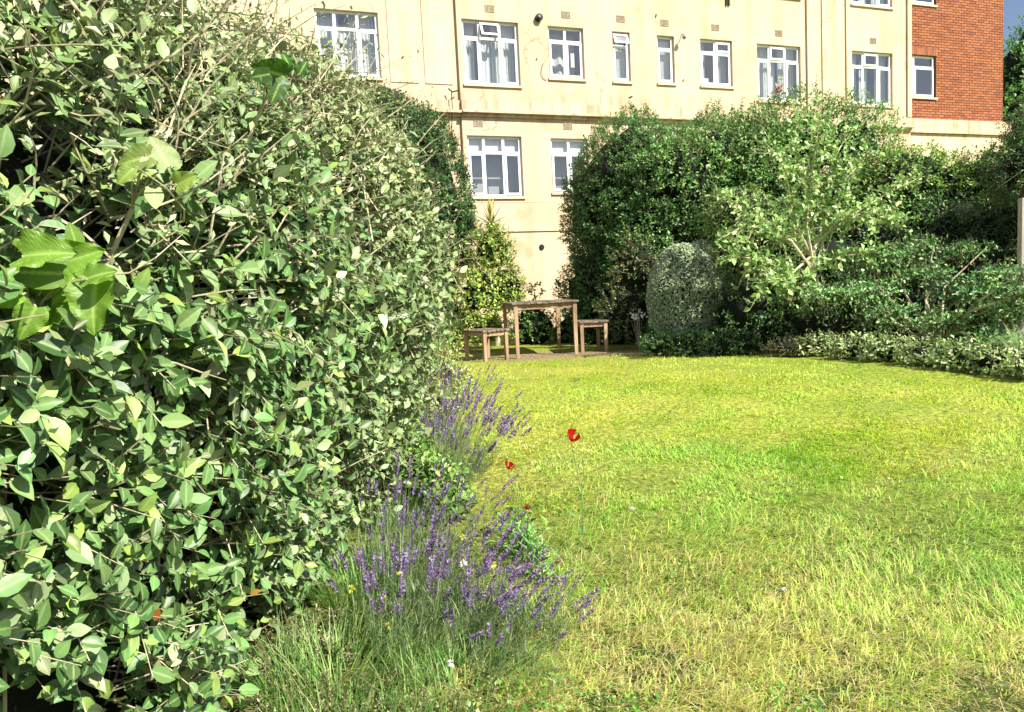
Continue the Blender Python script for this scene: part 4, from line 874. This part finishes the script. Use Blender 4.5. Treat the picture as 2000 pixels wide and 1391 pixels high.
# small clover like weeds giving darker tufts
n = 15000; Y = 1/((1/1.5)*(1-rng.random(n))+rng.random(n)/7); Y = np.clip(Y, 1.5, 7.5); X = rng.uniform(-.3, 1, n)*(.73*Y+.1); g2 = np.column_stack([X, Y]); k = (noise(g2, 2.2, 31) > .15) & (X < right_edge(Y)) & (X > left_edge(Y)); X, Y = X[k], Y[k]; n = len(X)
u = nrm(rng.normal(size=(n, 3))*[1, 1, .3]+[0, 0, .3]); cw_ = leaf_mesh('clover', np.column_stack([X, Y, gz(Y)+rng.uniform(.01, .045, n)]), u, np.tile([0, -.1, 1.], (n, 1))+rng.normal(0, .4, (n, 3)), rng.uniform(.012, .026, n), .8, palette(n, [(.08, .2, .03), (.14, .28, .045), (.24, .34, .06)]), M_shrub, None); tag(cw_, 'small clover leaves scattered through the lawn', 'clover')

# ------------------------------------------------------------------ flower bed: lavender, weeds, poppies
def lavender(label, x, y, R, nst, h, lean, flow=.6, size=1., spread_=1.):
    z = float(gz(y)); o = thing('lavender', (x, y, z), label, 'lavender', 'lavender plants in the bed')
    az = rng.uniform(0, 6.28, nst); r = R*np.sqrt(rng.random(nst)); P = np.column_stack([x+r*np.cos(az), y+r*np.sin(az)*1.3, np.full(nst, z)])
    D = nrm(np.column_stack([.45*spread_*np.cos(az)*r/R+lean[0], .45*spread_*np.sin(az)*r/R+lean[1], np.ones(nst)])+rng.normal(0, .13, (nst, 3))); L = h*rng.uniform(.6, 1.1, nst)
    blades('stalks', P, D, L, np.full(nst, .0028), palette(nst, [(.17, .25, .12), (.27, .35, .19), (.38, .45, .28)]), M_grass, o, .12, 'stuff', 3)
    n2 = nst*8; i = rng.integers(0, nst, n2); t = rng.uniform(.02, .55, n2); Q = P[i]+D[i]*(L[i]*t)[:, None]
    d2 = nrm(D[i]*.8+rng.normal(0, .5, (n2, 3))); blades('leaves', Q, d2, rng.uniform(.04, .09, n2), np.full(n2, .0036), palette(n2, [(.15, .22, .09), (.24, .31, .15), (.1, .16, .06)]), M_grass, o, .15, 'stuff', 2)
    sel = np.nonzero(rng.random(nst) < flow)[0][:290]
    # flower spikes: whorls of small lobes, a few shared meshes
    ms = []
    for k in range(6):
        nf = 46; t = rng.random(nf); t = np.sort(t); a_ = rng.uniform(0, 6.28, nf); rr = .0075*(1-.5*t); ps = np.column_stack([rr*np.cos(a_)*.4, rr*np.sin(a_)*.4, np.round(t*7)/7*.062+rng.normal(0, .0015, nf)])
        dd_ = np.column_stack([np.cos(a_), np.sin(a_), np.full(nf, .8)])
        V, q_, t_, C_ = leaves_arrays(ps, dd_, np.column_stack([-np.sin(a_)*.3, np.cos(a_)*.3, np.ones(nf)]), rng.uniform(.008, .014, nf), .7, palette(nf, [(.19, .11, .29), (.27, .18, .38), (.38, .31, .47), (.17, .14, .18)], [4, 4, 2, 2.5]), LEAF_F)
        me_o = mesh_obj('flower_spike', V, [q_, t_], M_petal, None, C_); ms.append(me_o.data); bpy.data.objects.remove(me_o)
    for j in sel:
        E_ = P[j]+D[j]*L[j]+np.array([0, 0, -.12*L[j]]); dr = Vector(nrm(D[j]+np.array([0, 0, -.2]))).to_track_quat('Z', 'Y')
        f_ = bpy.data.objects.new('flower_spike', ms[int(rng.integers(6))]); link(f_, o); f_.location = E_-np.array([x, y, z]); f_.rotation_mode = 'QUATERNION'; f_.rotation_quaternion = dr; s = size*rng.uniform(.75, 1.25); f_.scale = (s*.85, s*.85, s*1.1)
    return o
lavender('lavender clump with violet spikes nearest the camera', -.38, 2.75, .25, 260, .38, (.33, -.02), .5, 1.05)
lavender('lavender clump with pale violet spikes leaning from the hedge foot', -.5, 3.25, .22, 200, .5, (.3, 0), .3, .9)
lavender('dense purple lavender clump farther up the bed', -.42, 4.6, .2, 220, .5, (.3, 0), .62, 1.1)
lavender('small faded lavender farthest up the bed by the hedge', -.55, 5.2, .2, 140, .6, (.2, 0), .6)
lavender('low lavender clump spilling onto the lawn below the poppies', -.1, 2.6, .2, 170, .26, (.3, -.05), .3, .9)

# rank grass and weeds in the bed
def tuft(name, label, x, y, R, n, h, cols, wd=.004, kind=None, spread_=.5, bend=.35, cat='grass tuft', group=None, lean=(0, 0)):
    z = float(gz(y)); o = thing(name, (x, y, z), label, cat, group); az = rng.uniform(0, 6.28, n); r = R*np.sqrt(rng.random(n))
    P = np.column_stack([x+r*np.cos(az), y+r*np.sin(az), np.full(n, z)]); D = nrm(np.column_stack([spread_*np.cos(az)+lean[0], spread_*np.sin(az)+lean[1], np.ones(n)])+rng.normal(0, .2, (n, 3)))
    blades('blades', P, D, h*rng.uniform(.5, 1.1, n), np.full(n, wd)*rng.uniform(.6, 1.2, n), palette(n, cols), M_grass, o, bend, 'stuff', 4); return o
GG = [(.11, .26, .05), (.18, .36, .08), (.28, .45, .14), (.4, .48, .2)]
tuft('grass_tuft', 'rank grass tuft between the hedge foot and the nearest lavender', -.62, 2.35, .25, 620, .36, GG, .003, lean=(.2, 0))
tuft('grass_tuft', 'long grass tuft at the front of the lavender bed', -.2, 2.28, .25, 520, .24, GG, .003, lean=(.2, 0))
tuft('grass_tuft', 'fine grass tuft left of the dense purple lavender', -.68, 3.9, .2, 420, .42, GG, .004)
tuft('grass_tuft', 'grass tuft in the bed beside the hedge base at mid distance', -.72, 3.1, .2, 420, .4, GG, .004)
tuft('grass_tuft', 'loose grass tuft on the bare ground at the bottom of the picture', -.5, 1.98, .28, 420, .2, GG, .003)
tuft('grass_tuft', 'fresh green grass tuft on the lawn edge right of the lavender', .1, 2.75, .12, 160, .17, GG, .004, lean=(.2, 0))
tuft('daylily', 'arching strap leaved plant behind the grass at the hedge end', -.6, 6.4, .2, 160, .5, GG, .008)
bush('weed_patch', 'low pale feathery weeds covering the ground below the hedge', 'weeds', [((-.45, 2.1, .02), (.42, .3, .1)), ((-.8, 2.6, .02), (.3, .4, .14)), ((-.1, 2.35, .0), (.3, .25, .06))], 420, .09, 8, .016, .4, [(.25, .3, .12), (.15, .22, .07), (.4, .4, .2)], None, None, (.6, .8, .6), corek=0, depth=.7, bump=.3)
bush('leafy_plant', 'fresh green leafy plant between the two rows of lavender', 'plant', [((-.62, 4.15, .26), (.2, .22, .3)), ((-.42, 3.95, .2), (.17, .2, .22))], 520, .14, 7, .05, .45, [(.09, .2, .035), (.16, .3, .06), (.27, .4, .1)], None, None, (.6, 1, .5), corek=.5, depth=.5, parts=0)
bush('leafy_plant', 'bushy yellow green plant at the far end of the bed by the hedge', 'plant', [((-.62, 5.6, .4), (.25, .35, .32)), ((-.68, 7.0, .5), (.28, .5, .32))], 260, .16, 7, .04, .45, [(.2, .27, .07), (.34, .38, .14), (.42, .42, .2)], None, None, (.6, 1, .5), corek=.5, depth=.5)
bush('poppy_foliage', 'jagged blue green poppy leaves beside the small red poppies', 'plant', [((.0, 3.45, .08), (.12, .25, .15)), ((.08, 3.15, .04), (.1, .15, .1))], 300, .17, 6, .06, .2, [(.08, .22, .05), (.14, .32, .08), (.24, .42, .12)], None, None, (.5, 1, .5), corek=0, depth=.8)
# poppies
def poppy(label, px, py, Y, s, col, rot):
    c = at(px, py, Y); b_ = np.array([c[0]+.04, Y+.05, float(gz(Y))]); o = thing('poppy', b_, label, 'poppy', None)
    b = MB(); b.tube([b_, (b_+c)/2+[.02, 0, .02], c-[0, 0, .01]], .0022, 6); b.build('stem', M_grassstem, o)
    q3 = np.array([b_+(c-b_)*t_ for t_ in (.08, .2, .35, .5)]); d3 = nrm(rng.normal(size=(4, 3))*[1, 1, .2]+[0, 0, .5])
    c3 = palette(4, [(.12, .26, .08)])
    for k in range(4): leaf_mesh('leaf', q3[k:k+1], d3[k:k+1], np.array([[0, -.3, 1.]]), np.array([.09, .08, .06, .04])[k:k+1], .28, c3[k:k+1], M_shrub, o, LEAF_N, kind=None)
    b = MB(); bp_ = c+np.array([.05, .03, -.09]); b.tube([b_+(c-b_)*.45, b_+(c-b_)*.6+[.04, .02, .02], bp_], .0016, 5); b.tube([bp_, bp_+[.002, 0, -.008], bp_+[.003, 0, -.018]], [.003, .006, .002], 7); b.build('bud', M_grassstem, o, kind=None)
    for k in range(4):
        a = rot+k*math.pi/2+rng.normal(0, .15); R = s*(1 if k % 2 else .85); nu, nv = 7, 5; V = []
        for j in range(nv):
            for i in range(nu):
                t = j/(nv-1); f_ = (i/(nu-1)-.5)*1.9; rr = R*t; w_ = a+f_*(.55+.25*t)
                cup = .9*R*t**1.6+.06*R*math.sin(i*2.4+k)*t; V.append([rr*math.cos(w_)*.72, rr*math.sin(w_)*.72, cup])
        Mt = Matrix.Rotation(.5, 3, 'X')@Matrix.Rotation(.3, 3, 'Y'); V = (np.array(Mt)@np.array(V).T).T+c
        q_ = [(j*nu+i, j*nu+i+1, (j+1)*nu+i+1, (j+1)*nu+i) for j in range(nv-1) for i in range(nu-1)]
        mesh_obj('petal', V, [q_], M_petal, o, np.tile([*np.array(col)*rng.uniform(.8, 1.1), 1], (len(V), 1)), smooth=True)
    b = MB(); b.tube([c, c+[.003, -.004, .009], c+[.004, -.006, .014]], [.005, .007, .003], 8); b.build('seed_head', M_dark, o)
M_grassstem = surf('green_stem', (.12, .2, .06), (.2, .3, .1), 30, .7, 0)
poppy('largest red poppy, standing clear on the lawn', 1116, 862, 3.3, .05, (.4, .008, .006), .3)
poppy('smaller red poppy beside the purple lavender', 993, 916, 3.4, .036, (.34, .006, .006), 1.1)
poppy('tiny faded red poppy above the blue green leaves', 1028, 995, 3.1, .02, (.35, .04, .02), 0.)
# little yellow and white flowers in the bed
for k, (px, py, Y, c, nm, lb) in enumerate([(686, 1150, 2.6, (.5, .55, .06), 'yellow_flower', 'leftmost of the yellow weed heads in the bed'), (782, 1122, 2.6, (.5, .55, .08), 'yellow_flower', 'yellow weed head between grass stems under the lavender'), (905, 1050, 2.9, (.62, .6, .2), 'yellow_flower', 'pale yellow bud among the lavender spikes'), (962, 1103, 2.7, (.6, .58, .12), 'yellow_flower', 'rightmost yellow bud in the lavender'), (752, 1170, 2.5, (.5, .52, .1), 'yellow_flower', 'slim yellow seed head below the lavender'), (760, 1222, 2.45, (.6, .6, .2), 'yellow_flower', 'lowest yellow bud in the bed'), (880, 1295, 2.2, (.85, .85, .85), 'white_flower', 'small white flower low at the front of the bed'), (905, 1100, 2.7, (.8, .8, .8), 'white_flower', 'tiny white flower under the lavender spikes')]):
    c0 = at(px, py, Y); o = thing(nm, (c0[0], Y, float(gz(Y))), lb, 'flower'); n = 14; u = nrm(rng.normal(size=(n, 3))+[0, -.3, .3])
    leaf_mesh('petals', c0+u*.002, u, np.roll(u, 1, 1), np.full(n, .016), .6, palette(n, [c], None, .08), M_petal, o, kind=None)
    b = MB(); b.tube([[c0[0], Y, gz(Y)], [c0[0]+.01, Y, c0[2]*.5], c0], .0012, 5); b.build('stem', M_grassstem, o)
# pebbles and soil crumbs
M_stone = surf('pale_stone', (.26, .24, .18), (.42, .39, .32), 30, .85, .3); M_soil = surf('pink_soil', (.3, .22, .16), (.5, .4, .3), 40, .95, .6)
def pebble(P, r, m, name, label, cat):
    th = np.linspace(0, 2*math.pi, 10, endpoint=False); ph = np.linspace(.1, math.pi-.1, 6); u = np.stack([np.outer(np.sin(ph), np.cos(th)), np.outer(np.sin(ph), np.sin(th)), np.outer(np.cos(ph), np.ones(10))], -1).reshape(-1, 3)
    V = P+u*np.array([r, r*.8, r*.55])*(1+.15*noise(u, 2, int(r*1e4))[:, None]); k = np.arange(10); q_ = [np.stack([j*10+k, j*10+(k+1) % 10, (j+1)*10+(k+1) % 10, (j+1)*10+k], 1) for j in range(5)]
    tag(mesh_obj(name, V, q_, m, smooth=True), label, cat)
def onground(px, py):
    z = 0.
    for _ in range(40):
        d = ray(px, py); P = CAM+d*(z-1.3)/d[2]; z = float(gz(P[1]))*.5+z*.5
    return P
for (px, py, r, lb) in ((1233, 998, .022, 'pale pebble on the lawn in the middle of the picture'), (1530, 1157, .017, 'pale pebble among dry grass right of centre'), (1135, 1200, .014, 'small pale stone on the lawn left of the straw patch'), (1085, 1310, .016, 'pale stone at the bottom of the picture beside the bed')):
    pebble(onground(px, py)+[0, 0, .012], r, M_stone, 'pebble', lb, 'pebble')
# earth crumbs at the bed front
n = 900; X = rng.normal(-.55, .22, n); Y = rng.normal(2.05, .2, n); r = rng.uniform(.003, .011, n); V = []
T4 = np.array([[1, 0, -.4], [-.5, .86, -.4], [-.5, -.86, -.4], [0, 0, .9]]); 
V = np.column_stack([X, Y, r*.3])[:, None]+T4[None]*r[:, None, None]*rng.uniform(.7, 1.3, (n, 4, 1)); off = (np.arange(n)*4)[:, None, None]
tt = (np.array([[0, 2, 1], [0, 1, 3], [1, 2, 3], [2, 0, 3]])[None]+off).reshape(-1, 3)
tag(mesh_obj('soil_crumbs', V.reshape(-1, 3), [tt], M_soil, kind='stuff'), 'pinkish dry soil crumbs at the foot of the hedge', 'soil')
